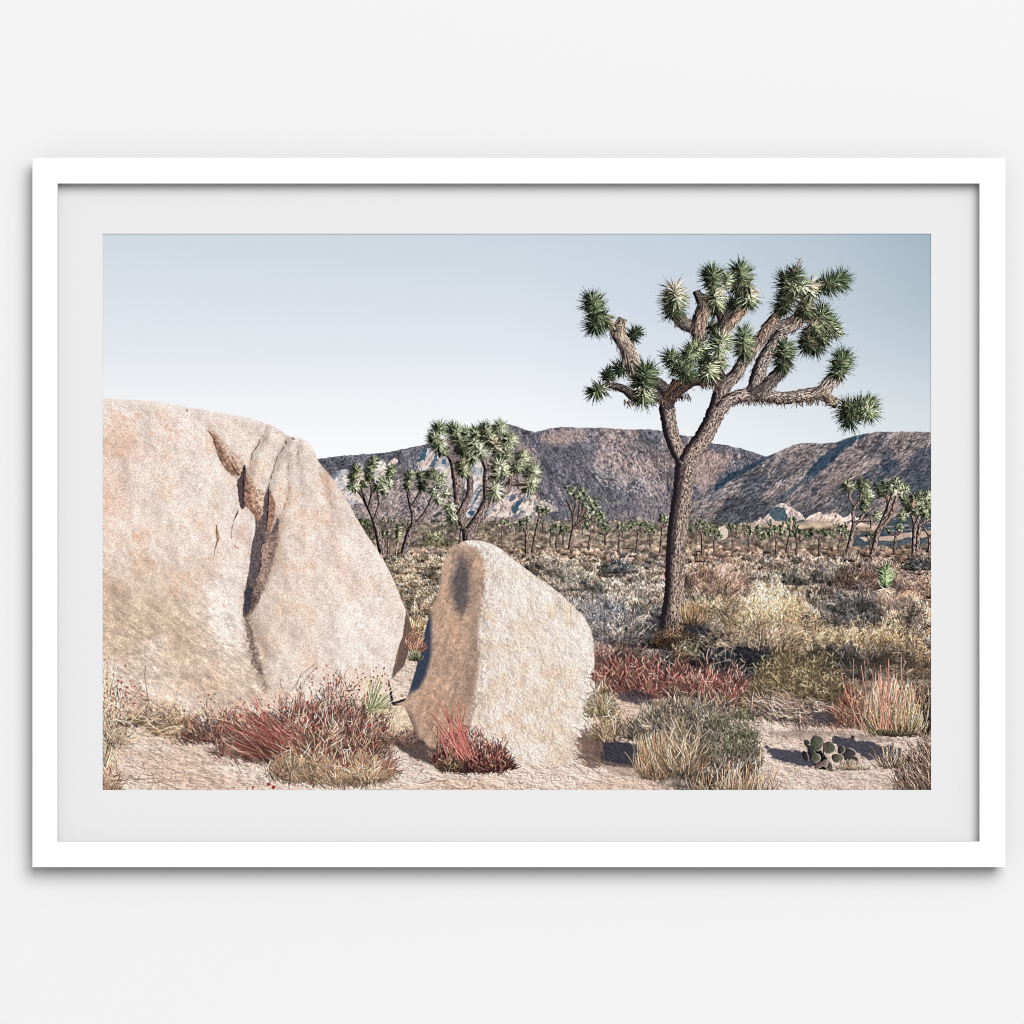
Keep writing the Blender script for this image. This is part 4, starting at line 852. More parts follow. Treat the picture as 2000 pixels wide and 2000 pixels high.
# ==== 7. bare ground ==========================================================================
ID_SAND = motif('sand', 'pale trampled sand along the bottom of the print', None, 'stuff')
ground = [(190,1270),(240,1295),(300,1360),(420,1380),(560,1400),(740,1385),(770,1300),(800,1280),(820,1290),(840,1400),(1165,1395),(1200,1340),(1240,1352),(1262,1378),
          (1300,1400),(1480,1360),(1520,1378),(1580,1405),(1680,1425),(1770,1432),(1830,1440),(1830,1555),(190,1555)]
sl, X, Y = rect(PX0, 1262, PX1, PY1)
d = sdist(np.array(ground), X, Y)+(fbm(X, Y, 14, 3, 600)-.5)*14
yy = 1262+(Y-1262)*1.
rel = fbm(X/2.2, Y, 8, 5, 610, .66); rel2 = fbm((X-1.2)/2.2, Y+.5, 8, 5, 610, .66)
col = mix(C(230, 207, 193), C(214, 186, 168), sstep(.4, .7, fbm(X/2, Y, 60, 3, 620)))
col = mix(col, C(196, 176, 166), sstep(1250, 1700, X)*.55)
col = col*(1+np.clip((rel-rel2)*3.4, -.28, .16))[..., None]
crack = np.abs(fbm(X/2.2, Y, 20, 4, 630, .6)-.5)
col = mix(col, C(128, 100, 84), (1-sstep(.002, .014, crack))*sstep(.45, .62, fbm(X, Y, 40, 2, 640))*.8)
col = mix(col, C(244, 228, 212), sstep(.62, .76, fbm(X/1.6, Y, 7, 3, 650))*.7)
col = col*(1+.2*(fbm(X, Y, 1.7, 2, 660)-.5))[..., None]
put(sl, np.clip(col, 30, 250), sstep(-2, 2, d), ID_SAND)
nn = 2600            # litter
x = R.uniform(196, 1824, nn); y = R.uniform(1395, 1548, nn); a = R.uniform(0, math.pi, nn); l = R.uniform(2, 8, nn)
keep = sdist(np.array(ground), x[None].astype(F), y[None].astype(F))[0] > 6
c = pick([(150, 120, 100), (176, 144, 118), (120, 92, 80), (238, 214, 186), (234, 216, 196)], nn)
strokes(np.c_[x, y][keep], np.c_[x+np.cos(a)*l, y+np.sin(a)*l*.4][keep], c[keep], None, .9, .6, R.normal(0, .1, keep.sum()), ID_SAND)

# ==== 8. big boulder ==========================================================================
ID_BIG = motif('boulder', 'huge pale speckled boulder with a branching dark crack, cut off at the left edge')
P1 = [(150,778),(200,778),(250,780),(303,784),(366,795),(433,806),(485,816),(536,833),(562,851),(588,856),(603,866),(614,882),(626,905),(655,941),(684,988),(700,1016),(711,1035),
      (740,1078),(764,1121),(789,1181),(801,1213),(804,1238),(800,1264),(789,1299),(765,1325),(758,1345),(745,1375),(700,1400),(600,1415),(500,1410),(400,1392),(330,1382),(285,1352),(240,1302),(200,1276),(150,1270)]
Q1 = spline(P1, 5)
sl, X, Y = rect(PX0, 770, 812, 1425)
D = sdist(Q1, X, Y)
d = D+(fbm(X, Y, 9, 3, 700)-.5)*2.2
def bl(cx, cy, rx, ry, k=1.): return np.exp(-(((X-cx)/rx)**2+((Y-cy)/ry)**2))*k
col = C(240, 227, 219)*np.ones(X.shape+(1,), F)
peach = fbm(X, Y, 46, 4, 710)
col = mix(col, C(232, 206, 186), sstep(.5, .72, peach)*.55)
col = mix(col, C(222, 178, 148), sstep(.55, .75, fbm(X, Y, 9, 4, 712, .7))*sstep(.45, .65, peach)*.55)
col = mix(col, C(228, 184, 160), fbm(X, Y, 14, 4, 714, .7)*1.5*np.clip(bl(215, 975, 40, 50)+bl(250, 880, 40, 30)*.8+bl(675, 1135, 26, 48)+bl(640, 960, 9, 60)*.7+bl(655, 1040, 12, 60)*.5+bl(300, 1035, 30, 20)*.4, 0, 1)*.6)
col = mix(col, C(206, 184, 160), np.clip(bl(240, 1190, 130, 90)+bl(330, 1260, 150, 70)*.9, 0, 1)*.75)
col = mix(col, C(204, 182, 160), np.clip(bl(440, 1330, 110, 60)+bl(560, 1190, 50, 110)*.5, 0, 1)*.65)
col = mix(col, C(248, 242, 238), np.clip(bl(445, 1195, 42, 80)+bl(690, 1230, 50, 90)+bl(410, 970, 60, 60)*.6+bl(560, 1300, 40, 40)*.6+bl(700, 1090, 40, 60)*.5+bl(290, 1280, 22, 22)*.6+bl(310, 1255, 14, 14)*.5, 0, 1)*.75)
# soft relief, lit from the right
hgt = fbm(X, Y, 90, 4, 720, .55)*60+fbm(X*.7+Y*.5, Y*.6, 26, 3, 730)*14
gx = np.gradient(hgt, axis=1)*SS; gy = np.gradient(hgt, axis=0)*SS
col = col*(1+np.clip(-gx*.10+gy*.05, -.14, .08))[..., None]
streak = .5*fbm((X*.83+Y*.56)/2.4, (-X*.56+Y*.83), 3.4, 2, 740, .8)+.5*fbm((X*.83+Y*.56)/2, (-X*.56+Y*.83), 11, 3, 744)
ks = np.clip(sstep(1080, 1240, Y)*sstep(560, 380, X)+bl(440, 1330, 120, 60), 0, 1)
col = col*(1+(streak-.5)[..., None]*.62*ks[..., None])
g1 = fbm(X, Y, 2.3, 2, 750, .8); g2 = fbm(X, Y, 1.7, 1, 760); g3 = fbm(X, Y, 6.5, 2, 765)
g4 = vnoise(X/1.15, Y/1.15, 767)
gr = (g1-.5)*.20+(g2-.5)*.16+(g3-.5)*.06+(g4-.5)*.22
col = col*C(1.0, .978, .966)
col = col*(1+gr)[..., None]
col = mix(col, C(176, 148, 128), sstep(.66, .80, g1)*.55)
col = mix(col, C(200, 150, 120), sstep(.70, .84, fbm(X, Y, 3.2, 2, 770, .8))*.5)
put(sl, np.clip(col, 40, 251), sstep(-1.2, 2.2, d), ID_BIG)
# whitened crest fading into the sky
m = sstep(22, 0, D)*sstep(900, 820, Y)*.35
put(sl, C(246, 240, 238)*np.ones(X.shape+(1,), F), m*(D > 0))
z2 = lambda u, v: (200+u*.2588, 750+v*.2588)
z3 = lambda u, v: (200+u*.2588, 1150+v*.2588)
def A2(p, c, soft=1.2, jit=2., js=6, al=1., f=z2, g=.22, n=3): area([f(*q) for q in p], c, soft, jit, js, 0, n, al, g)
def L2(p, w, c, al=.9, f=z2, jit=1.): line([f(*q) for q in p], w, c, al, .8, jit)
for (p, w, am) in [([(1195,415),(1140,510),(1110,650),(1090,760)],9,.16), ([(1388,435),(1325,540),(1285,660),(1250,800)],9,.18), ([(1398,530),(1400,720),(1385,900),(1310,1060)],7,.10),
                   ([(1470,445),(1468,560),(1480,700),(1500,860)],7,.09), ([(1640,640),(1680,780),(1730,950),(1800,1100)],9,.08), ([(1240,320),(1215,420)],6,.08), ([(700,200),(760,290),(800,350)],9,.08),
                   ([(1085,1546),(1100,1700),(1160,1900),(1240,2050)],14,.16), ([(1340,1050),(1330,1250),(1300,1400)],12,.12)]:
    crease([z2(*q) for q in p], w, am, 4)
A2([(1270,900),(1340,1000),(1350,1100),(1335,1300),(1270,1480),(1230,1560),(1120,1560),(1180,1300),(1200,1100)], (192,166,148), 7, 5, al=.8)
A2([(800,350),(865,385),(930,440),(1000,520),(1060,590),(1080,650),(1060,700),(1015,705),(950,640),(895,560),(855,470)], (204,174,156), 6, 4, al=.8, g=.4)
A2([(815,365),(862,400),(900,470),(940,540),(990,610),(1040,660),(1035,695),(1005,700),(950,645),(893,560),(852,465)], (170,134,114), 3, 4, g=.5)
A2([(840,400),(870,450),(905,540),(950,610),(1000,670),(980,690),(940,635),(893,555),(855,470)], (132,100,82), 2, 3, al=.8, g=.5)
L2([(795,350),(832,400),(852,470),(885,560),(925,630),(955,660)], 2.2, (96,72,58), .8)
L2([(862,395),(880,470),(920,540)], 1.8, (120,90,72), .6, jit=2); L2([(960,520),(1000,590),(1030,650)], 2.2, (120,90,74), .6, jit=2.5); L2([(975,600),(1000,650),(1030,690)], 2.6, (70,54,46), .85)
A2([(1080,640),(1110,700),(1150,770),(1195,790),(1225,850),(1220,950),(1205,1010),(1230,1070),(1210,1130),(1160,1050),(1120,970),(1080,920),(1070,800)], (186,150,130), 4, 5, g=.6)
A2([(1075,700),(1105,780),(1120,870),(1160,960),(1200,1040),(1210,1120),(1165,1060),(1120,975),(1080,915)], (150,112,92), 3, 3, g=.5)
A2([(1150,770),(1195,800),(1215,880),(1200,960),(1170,900)], (216,186,164), 3, 5, g=.6)
A2([(1262,800),(1290,860),(1306,900),(1302,970),(1288,1040),(1268,1120),(1240,1180),(1235,1060),(1248,930)], (160,122,104), 2, 2.5, g=.5)
A2([(1070,612),(1084,680),(1074,800),(1072,860),(1084,915),(1045,945),(1030,880),(1020,800),(1018,730),(1040,690)], (88,72,74), 1.2, 2.5, g=.4)
L2([(1072,615),(1066,720),(1062,820),(1062,900)], 2.2, (36,30,32), jit=1.5)
A2([(1258,780),(1252,900),(1246,1000),(1236,1100),(1215,1130),(1185,1090),(1175,1040),(1208,985),(1215,880),(1235,820)], (98,84,86), 1.6, 2.5, g=.4)
L2([(1256,800),(1252,900),(1248,980),(1240,1060),(1230,1130),(1218,1190)], 2.0, (34,28,32), jit=1.5)
A2([(1150,1005),(1180,1080),(1235,1120),(1222,1190),(1192,1240),(1200,1300),(1190,1400),(1160,1480),(1150,1560),(1082,1560),(1100,1440),(1115,1330),(1130,1200),(1155,1100)], (98,86,88), 1., 2., g=.4)
A2([(1235,1110),(1290,1110),(1325,1050),(1326,1150),(1312,1250),(1296,1330),(1248,1460),(1210,1560),(1150,1560),(1165,1480),(1192,1400),(1200,1300),(1195,1240),(1222,1190)], (144,120,110), 4, 3, g=.5)
A2([(1205,1240),(1240,1200),(1262,1260),(1240,1400),(1200,1500),(1180,1500),(1205,1360)], (168,140,124), 3, 4, al=.7, g=.5)
A2([(1322,1020),(1335,1040),(1322,1090),(1290,1125),(1272,1135),(1292,1070)], (102,88,90), 1.6, 2, g=.4)
L2([(1222,1190),(1196,1235),(1198,1330),(1180,1430),(1160,1500),(1142,1560)], 1.8, (50,42,46), jit=1.8)
A2([(1082,-10),(1205,-10),(1190,70),(1150,150),(1120,195),(1080,215),(1062,200),(1068,120)], (136,114,104), 2.5, 2, f=z3, g=.5)
A2([(1084,-10),(1140,-10),(1132,60),(1120,150),(1085,205),(1062,200),(1070,110)], (70,64,72), 1., 1.8, f=z3, g=.4)
A2([(1130,40),(1160,60),(1150,120),(1125,150)], (104,84,80), 1.5, 2, f=z3, g=.5)
area([z3(1062,200), z3(1110,215), z3(1140,330), z3(1170,480), z3(1230,640), z3(1260,760), z3(1200,740), z3(1130,560), z3(1085,380)], (150,130,114), 7, 7, 4, 0, 3, .7, .7)
area([z3(1085,230), z3(1125,300), z3(1165,480), z3(1200,620), z3(1160,600), z3(1110,430)], (98,82,74), 4, 6, 4, 0, 3, .6, .7)
L2([(1190,420),(1178,455),(1140,510),(1124,560),(1112,640)], 1.8, (116,90,76), .8, jit=1.8)
L2([(1388,435),(1360,490),(1325,540),(1300,620),(1275,690),(1255,780)], 1.6, (124,98,86), .75, jit=2); L2([(1398,530),(1402,640),(1400,720),(1412,800),(1385,900),(1355,980),(1325,1040)], 1.3, (154,126,110), .7, jit=2)
L2([(1470,445),(1478,500),(1468,560),(1472,640)], 1.3, (150,124,112), .6, jit=2); L2([(1490,460),(1505,520)], 1.2, (150,124,112), .5); L2([(1240,320),(1225,370)], 1.2, (160,132,122), .6)
L2([(1640,660),(1655,720),(1668,760)], 2.6, (190,152,126), .6, jit=3); L2([(505,200),(510,215)], 2, (130,104,94)); L2([(640,190),(636,205)], 2.2, (110,90,84)); L2([(1435,408),(1445,418)], 2, (110,88,82)); L2([(1380,430),(1390,450)], 2, (100,80,74))
A2([(860,1070),(872,1110),(884,1160),(870,1200),(860,1170)], (180,136,112), 2, 2.5); L2([(860,1070),(862,1130),(866,1180),(852,1240),(842,1300)], 1.8, (110,82,68), .85)
A2([(1030,945),(1025,975),(1000,1020),(988,1035),(1005,985)], (100,78,70), 1., 1.); L2([(992,1040),(978,1090),(974,1150),(985,1205),(1025,1242)], 1.5, (150,122,106), .75, jit=1.6)
A2([(1095,935),(1130,980),(1150,1010),(1150,1100),(1130,1180),(1140,1040),(1110,970),(1075,930)], (252,246,240), 2.5, 1, al=.8, g=.06)
A2([(1045,1060),(1085,1080),(1080,1150),(1050,1170),(1020,1120)], (226,190,164), 6, 4, al=.5)
# shaded underside at the right
area([(793,1192),(801,1213),(805,1238),(801,1264),(790,1299),(765,1326),(770,1300),(778,1266),(787,1240),(790,1216)], (104,84,76), 1., 1., 6, 0, 0, .96, .2)
area([(765,1318),(771,1299),(778,1266),(783,1250),(777,1290)], (140,112,96), 1.2, 1., 6, 0, 0, .8, .2)

# ==== 9. low rock between and the small boulder ===============================================
area([(700,1370),(730,1352),(768,1362),(790,1380),(800,1402),(804,1430),(790,1440),(740,1440),(700,1430)], (226,204,178), 1.5, 4, 8, ID_SAND, 4, 1., .22)
area([(758,1326),(764,1345),(769,1372),(764,1372),(760,1350)], (40,36,46), .8, .5, 4, ID_BIG)
area([(764,1372),(778,1369),(796,1362),(792,1370),(776,1378),(768,1378)], (38,30,48), .8, .8, 4, ID_BIG)
ID_SM = motif('boulder', 'smaller upright boulder with a brown shaded face and dark stain, beside the huge one')
P2 = [(888,1065),(907,1056.5),(921,1054.6),(938,1055.6),(958,1061),(985,1077),(1009,1097),(1030,1113),(1050,1127),(1070,1140),(1090,1156),(1110,1174),(1125,1189),(1139,1203),(1149,1218),(1156,1236),(1160,1256),(1161.5,1299),(1162.5,1340),(1164,1380),
      (1166,1412),(1168,1450),(1172,1487),(1130,1489),(1050,1491),(1000,1490),(942,1488),(861,1470),(815,1446),(806,1420),(800,1404),(791,1384),(782,1378),(770,1375),(784,1371),(794,1363),(802,1340),(808,1320),(819,1280),(827,1245),(835,1213),(843,1191),(852,1168),(859,1148),(860,1132),(862,1116),(866,1100),(872,1086),(879,1074)]
Q2 = spline(P2, 4)
sl, X, Y = rect(764, 1048, 1180, 1498)
D = sdist(Q2, X, Y); d = D+(fbm(X, Y, 7, 2, 800)-.5)*1.6
ry = np.array([1040,1060,1073,1092,1119,1146,1178,1205,1240,1294,1331,1366,1407,1500]); rx = np.array([890,905,929,942,945,941.5,938,934,930,934,929,923,915,908])
ridge = np.interp(Y, ry, rx)+(fbm(X, Y, 7, 3, 805)-.5)*sstep(1130, 1250, Y)*4
lit = C(240, 224, 213)*np.ones(X.shape+(1,), F)
lit = mix(lit, C(228, 206, 186), sstep(.46, .7, fbm(X, Y, 36, 4, 810))*.75)
lit = mix(lit, C(220, 190, 164), sstep(.56, .74, fbm(X*1.1+Y*.3, Y, 20, 3, 815))*.5)
lit = mix(lit, C(246, 238, 232), np.clip(bl(1040, 1150, 90, 40)+bl(1145, 1260, 22, 110)+bl(1060, 1260, 60, 30)*.7+bl(960, 1085, 40, 25), 0, 1)*.6)
hg = fbm(X, Y, 24, 5, 820, .66)*26
lit = lit*(1+np.clip(-np.gradient(hg, axis=1)*SS*.10+np.gradient(hg, axis=0)*SS*.04, -.18, .08))[..., None]
nearr = np.exp(-np.clip(X-ridge, 0, None)/16)
bump = fbm(X, Y, 5.5, 3, 825, .7)
lit = lit*(1-nearr*np.clip((.56-bump)*1.7, -.03, .34))[..., None]
sh = C(188, 158, 138)*np.ones(X.shape+(1,), F)
sh = mix(sh, C(208, 172, 146), np.clip(bl(872, 1150, 10, 60)+bl(930, 1110, 12, 46)+bl(888, 1230, 28, 50)+bl(918, 1190, 10, 30), 0, 1)*.8)
sh = mix(sh, C(148, 124, 110), np.clip(bl(905, 1085, 26, 18)+bl(925, 1250, 14, 100)+bl(916, 1350, 12, 60), 0, 1)*.7)
sh = mix(sh, C(82, 76, 80), np.clip((bl(899, 1145, 20, 34, 1.25)+bl(900, 1178, 10, 22)+bl(903, 1108, 14, 24)*.6)*(.55+.9*fbm(X, Y, 10, 3, 834)), 0, 1)*.88)
sh = mix(sh, C(172, 138, 116), np.clip(bl(850, 1400, 40, 50)+bl(830, 1350, 22, 40)*.8, 0, 1)*.5)
vs = fbm((X+.32*(Y-1200))/1., Y/6, 8, 3, 830)
sh = sh*(1+(vs-.5)*.30+(fbm(X, Y, 5, 3, 832)-.5)*.34)[..., None]
le = np.interp(Y, [1080,1180,1213,1245,1280,1320,1345,1363], [840,838,842,843,842,832,818,795])+(Y < 1165)*-60
sh = mix(sh, C(46, 56, 76), sstep(6, -6, X-le)*sstep(1368, 1340, Y)*.92)
sh = mix(sh, C(92, 74, 68), sstep(14, 0, X-(791+(Y-1380)*.38))*sstep(1375, 1400, Y)*.7)
m = sstep(-9, 5, ridge-X+7*(bump-.5))
m = m*sstep(1056, 1074, Y+(X-905)*.25+8*(bump-.5))
col = mix(lit, sh, m)
g1 = fbm(X, Y, 2.2, 2, 840, .8); g2 = fbm(X, Y, 1.7, 1, 850)
col = col*(1+(vnoise(X/1.15, Y/1.15, 855)-.5)*.24+(g1-.5)*(.22-.04*m)+(g2-.5)*.18)[..., None]
col = mix(col, C(176, 146, 122)*np.ones(1, F), sstep(.66, .8, g1)*.5*(1-m))
put(sl, np.clip(col, 28, 251), sstep(-1, 1.6, d), ID_SM)
line([(940,1140),(944,1146),(940,1160)], 2.4, (110,92,84), .7); line([(985,1079),(1010,1098)], 1.5, (190,172,160), .5)
# thrown shadow of a dry bush on its foot, and the shade behind it
area([(1166,1408),(1174,1420),(1186,1442),(1215,1448),(1262,1460),(1262,1496),(1220,1500),(1180,1494),(1160,1478),(1164,1450)], (50,50,60), 2, 4, 7, ID_SAND, 0, .94, .35)
area([(1150,1478),(1200,1490),(1262,1500),(1250,1520),(1200,1515)], (150,120,104), 3, 4, 7, 0, 0, .5, .3)
n_ = 230
t = R.random(n_); a = np.radians(R.uniform(-78, -5, n_)); l = R.uniform(14, 52, n_)
bx = 1166+R.normal(0, 6, n_); by_ = 1500-R.uniform(0, 50, n_)
c = pick([(104, 82, 76), (134, 106, 92), (88, 72, 70)], n_)
strokes(np.c_[bx, by_], np.c_[bx+np.sin(a)*l, by_-np.cos(a)*l*.85], c, c*1.15, 1.3, .8, R.normal(0, .1, n_), ID_SM, .8)
xx = bx+np.sin(a)*l*R.uniform(.5, 1, n_); yq = by_-np.cos(a)*l*.85*R.uniform(.6, 1, n_)
strokes(np.c_[xx, yq], np.c_[xx+R.normal(0, 5, n_), yq-R.uniform(0, 7, n_)], (112, 88, 80), None, 1.4, .8, 0, 0, .75)

# ==== 10. near plants =========================================================================
RED = [(176, 92, 86), (150, 70, 70), (196, 118, 106), (122, 60, 62), (206, 140, 122)]
TAN = [(230, 202, 168), (208, 174, 136), (240, 218, 188), (184, 144, 110)]
# behind, between the boulders
ID_GP = motif('grass_tuft', 'small reddish and green tuft in the gap between the two boulders')
tangle(812, 1268, 44, 52, 240, [(214, 160, 134), (196, 118, 104), (226, 190, 156)], ID_GP, 8, 22, .25, dark=(120, 84, 70), under=.1)
grass(810, 1290, 26, 20, 90, [(120, 130, 96), (70, 80, 66), (160, 164, 124)], ID_GP, spread=.6)
# red bushes on the right
ID_RB = motif('red_bush', 'wide band of red-stemmed bushes between the small boulder and the tall tree')
RR_ = [(190, 112, 100), (168, 90, 80), (206, 142, 124), (146, 76, 70), (214, 174, 152), (198, 166, 142)]
area([(1180,1335),(1240,1318),(1320,1320),(1400,1335),(1470,1350),(1460,1385),(1380,1362),(1300,1356),(1230,1360)], (84,54,56), 8, 14, 10, ID_RB, alpha=.75, grain=.5)
for (x, y, w, h) in [(1190,1330,80,62),(1225,1345,120,84),(1270,1356,120,92),(1330,1350,110,78),(1380,1362,110,80),(1430,1374,100,84),(1468,1384,60,60)]:
    tangle(x, y, w, h, w*h*.085, RR_, ID_RB, 6, 24, .42, dark=(70, 46, 46), kd=.30, under=.8)
area([(1205,1358),(1240,1346),(1275,1356),(1270,1376),(1240,1374),(1210,1368)], (64,58,66), 4, 5, 6, ID_RB, alpha=.75, grain=.4)
tangle(1176, 1396, 70, 76, 420, [(200, 180, 142), (222, 198, 160), (160, 148, 114)], ID_SCRUB, 8, 26, .6, dark=(96, 82, 66), kd=.2)
tangle(1190, 1440, 90, 70, 600, TAN+[(186, 172, 134)], ID_SCRUB, 10, 34, .6, dark=(104, 84, 66), kd=.15, under=.3)
ID_OB = motif('olive_bush', 'golden olive bush right of the red-stemmed bushes')
for (x, y, w, h) in [(1505,1340,70,84),(1550,1345,120,110),(1600,1358,120,104),(1630,1370,90,86),(1480,1378,80,60)]:
    tangle(x, y, w, h, w*h*.12, [(188, 164, 120), (166, 148, 104), (208, 182, 140), (128, 120, 84), (150, 136, 98)], ID_OB, 4, 13, .6, dark=(62, 56, 46), kd=.26, under=.6)
for (x, y, w, h) in [(1500,1396,90,50),(1545,1402,120,54),(1600,1412,100,44)]:
    tangle(x, y, w, h, w*h*.10, [(214, 194, 172), (186, 162, 144), (160, 138, 124)], ID_SCRUB, 14, 44, .55, dark=(70, 58, 58), kd=.35, flatang=-1.0, cur=.1)
ID_RO = motif('rust_bush', 'rust-red bush between the olive bush and the pale grass clump')
tangle(1664, 1412, 110, 88, 900, [(184, 122, 98), (162, 98, 82), (202, 150, 122), (210, 182, 150)], ID_RO, 8, 28, .35, dark=(62, 40, 38), kd=.28)
area([(1575,1394),(1620,1390),(1640,1412),(1600,1412)], (60,58,66), 3, 5, 6, ID_SCRUB, alpha=.75)
tangle(1700, 1400, 90, 60, 300, TAN, ID_SCRUB, 12, 40, .4, dark=(80, 62, 54), kd=.25, under=.1)
tangle(1806, 1425, 70, 110, 700, [(130, 118, 94), (100, 98, 76), (160, 104, 88)], ID_SCRUB, 6, 24, .4, dark=(34, 28, 30), kd=.45, under=.9)
ID_GC = motif('grass_clump', 'tall pale tan grass clump at the right edge above the cactus')
grass(1745, 1432, 90, 100, 900, [(224, 194, 156), (204, 168, 130), (236, 214, 180), (186, 128, 104)], ID_GC, spread=.26, base=.20, dark=.45)
grass(1752, 1436, 100, 60, 500, [(196, 172, 124), (160, 146, 100), (224, 200, 160)], ID_GC, spread=.5, base=.2, dark=.35)
x = R.normal(1735, 30, 26); l = R.uniform(90, 150, 26); a = R.normal(0, .15, 26)
strokes(np.c_[x, 1425+0*x], np.c_[x+np.sin(a)*l, 1425-np.cos(a)*l], pick([(200, 150, 130), (186, 130, 112)], 26), None, 1.1, .6, R.normal(0, .03, 26), ID_GC)
# front grey-green bush
ID_FB = motif('grey_green_bush', 'large grey-green bush with golden dry grass in front, right of the small boulder')
GG = [(178, 168, 150), (152, 144, 126), (204, 188, 164), (124, 120, 104), (190, 166, 136)]
area([(1260,1440),(1310,1400),(1380,1380),(1440,1400),(1475,1450),(1470,1520),(1380,1545),(1290,1530)], (96,88,78), 14, 20, 12, ID_FB, alpha=.8, grain=.5)
for (x, y, w, h) in [(1270,1440,110,86),(1320,1430,140,100),(1380,1440,150,110),(1430,1470,110,100),(1340,1480,190,130),(1400,1515,170,130),(1310,1510,130,100),(1450,1500,80,80)]:
    tangle(x, y, w, h, w*h*.075, GG, ID_FB, 7, 26, .45, dark=(62, 58, 56), kd=.26, under=.45)
for (x, y, w, h) in [(1436,1470,76,70),(1372,1476,60,50),(1258,1462,50,44),(1450,1404,50,40),(1462,1440,50,50),(1400,1420,60,40)]:
    tangle(x, y, w, h, w*h*.08, [(134, 138, 102), (154, 156, 120), (110, 116, 86), (176, 168, 138)], ID_FB, 4, 12, .6, dark=(70, 70, 58), kd=.2, under=.15)
tangle(1400, 1552, 170, 70, 900, [(190, 164, 136), (160, 134, 112), (214, 190, 160), (120, 100, 90)], ID_FB, 8, 32, .5, dark=(48, 42, 44), kd=.4)
grass(1278, 1520, 84, 84, 420, [(206, 172, 134), (188, 150, 114), (226, 198, 162), (164, 128, 98)], ID_FB, spread=.30, dark=.6)
tangle(1330, 1500, 110, 130, 420, TAN, ID_FB, 18, 50, .3, dark=(96, 78, 64), kd=.1, under=0)
grass(1440, 1548, 110, 60, 200, TAN+[(150, 116, 88)], ID_FB, spread=.5, base=.3, dark=.6)
for (x0, l) in [(1468, 40), (1484, 60), (1440, 40), (1478, 90)]:
    strokes([(x0, 1548)], [(x0+8, 1548-l)], (220, 194, 164), None, 1.1, .7, .02, ID_FB)
# sand shadows at the right
for p in ([(1492,1458),(1520,1462),(1578,1470),(1600,1488),(1596,1500),(1560,1496),(1510,1482)], [(1628,1436),(1660,1442),(1710,1452),(1760,1462),(1768,1480),(1740,1492),(1690,1480),(1672,1470),(1640,1462),(1628,1450)]):
    area(p, (60, 60, 72), 1.6, 5, 7, ID_SAND, 0, .9, .35)
area([(1500,1432),(1560,1424),(1700,1436),(1760,1446),(1720,1450),(1620,1436),(1540,1442)], (120,104,98), 3, 6, 6, ID_SAND, 0, .45, .4)
ID_PP = motif('prickly_pear', 'small grey-green prickly pear cactus on the sand at the lower right')
def pad(cx, cy, rx, ry, rot, c, rim=(206, 190, 172), dk=.5):
    cx = 1622+(cx-1622)*1.16; cy = 1475+(cy-1472)*.98; rx *= 1.22; ry *= 1.08; c = [c[0]*.90, c[1]*.87, c[2]*.90]
    ca, sa = math.cos(rot), math.sin(rot)
    sl, X, Y = rect(cx-rx-ry-3, cy-rx-ry-3, cx+rx+ry+3, cy+rx+ry+3)
    u = (X-cx)*ca+(Y-cy)*sa; v = -(X-cx)*sa+(Y-cy)*ca
    q = np.sqrt((u/(rx*(1-.18*v/ry)))**2+(v/ry)**2)
    s = .8+.25*(u/rx)*ca+.14*(fbm(X, Y, 3, 2, 900)-.5)*2
    col = C(*c)*s[..., None]
    col = mix(col, C(*rim), sstep(.78, .94, q)*sstep(-.9, .4, u/rx-.4*v/ry)*.8)
    col = mix(col, C(*[w*dk for w in c]), sstep(.75, 1., q)*sstep(.3, -.6, u/rx))
    put(sl, np.clip(col, 20, 240), 1-sstep(.94, 1.04, q), ID_PP)
area([(1576,1462),(1590,1448),(1622,1490),(1628,1504),(1600,1502),(1582,1484)], (34,34,40), 2, 3, 5, ID_PP)
pad(1584, 1450, 5, 10, -.5, (110,112,104)); pad(1590, 1462, 5, 12, -.5, (86,88,84)); pad(1580,1474,4.5,11,-.35,(70,66,68)); pad(1600, 1448, 11, 15, .02, (124,130,108)); pad(1620, 1458, 10, 11, .6, (122,126,106))
pad(1652, 1470, 13, 12, .2, (92,90,88)); pad(1664, 1482, 5, 9, -.4, (120,108,104)); pad(1656, 1488, 8, 6, .1, (96,92,86)); pad(1640,1462,6,8,.4,(96,96,92))
pad(1597, 1478, 8, 9, .3, (126,132,108)); pad(1634, 1478, 10, 8, .1, (134,132,112)); pad(1602, 1492, 5, 8, .9, (150,128,122)); pad(1620, 1494, 5, 10, -.5, (104,102,94)); pad(1613, 1488, 5, 7, .3, (176,160,146)); pad(1611, 1460, 1.6, 14, .05, (104,82,84))
pad(1660, 1437-1, 3, 3, 0, (90,86,92)); 
grass(1660, 1504, 60, 20, 160, TAN, ID_SAND, spread=.8, base=.2)
ID_BR = motif('dry_brush', 'dark dry brush in the lower right corner of the print')
for (x, y, w, h) in [(1800,1500,90,64),(1808,1556,120,110),(1780,1540,80,70)]:
    tangle(x, y, w, h, w*h*.09, [(186, 156, 134), (206, 178, 150), (130, 106, 96)], ID_BR, 12, 38, .25, dark=(50, 42, 42), kd=.38, flatang=-.45)
grass(1740, 1500, 60, 50, 70, TAN, ID_BR, spread=.6)
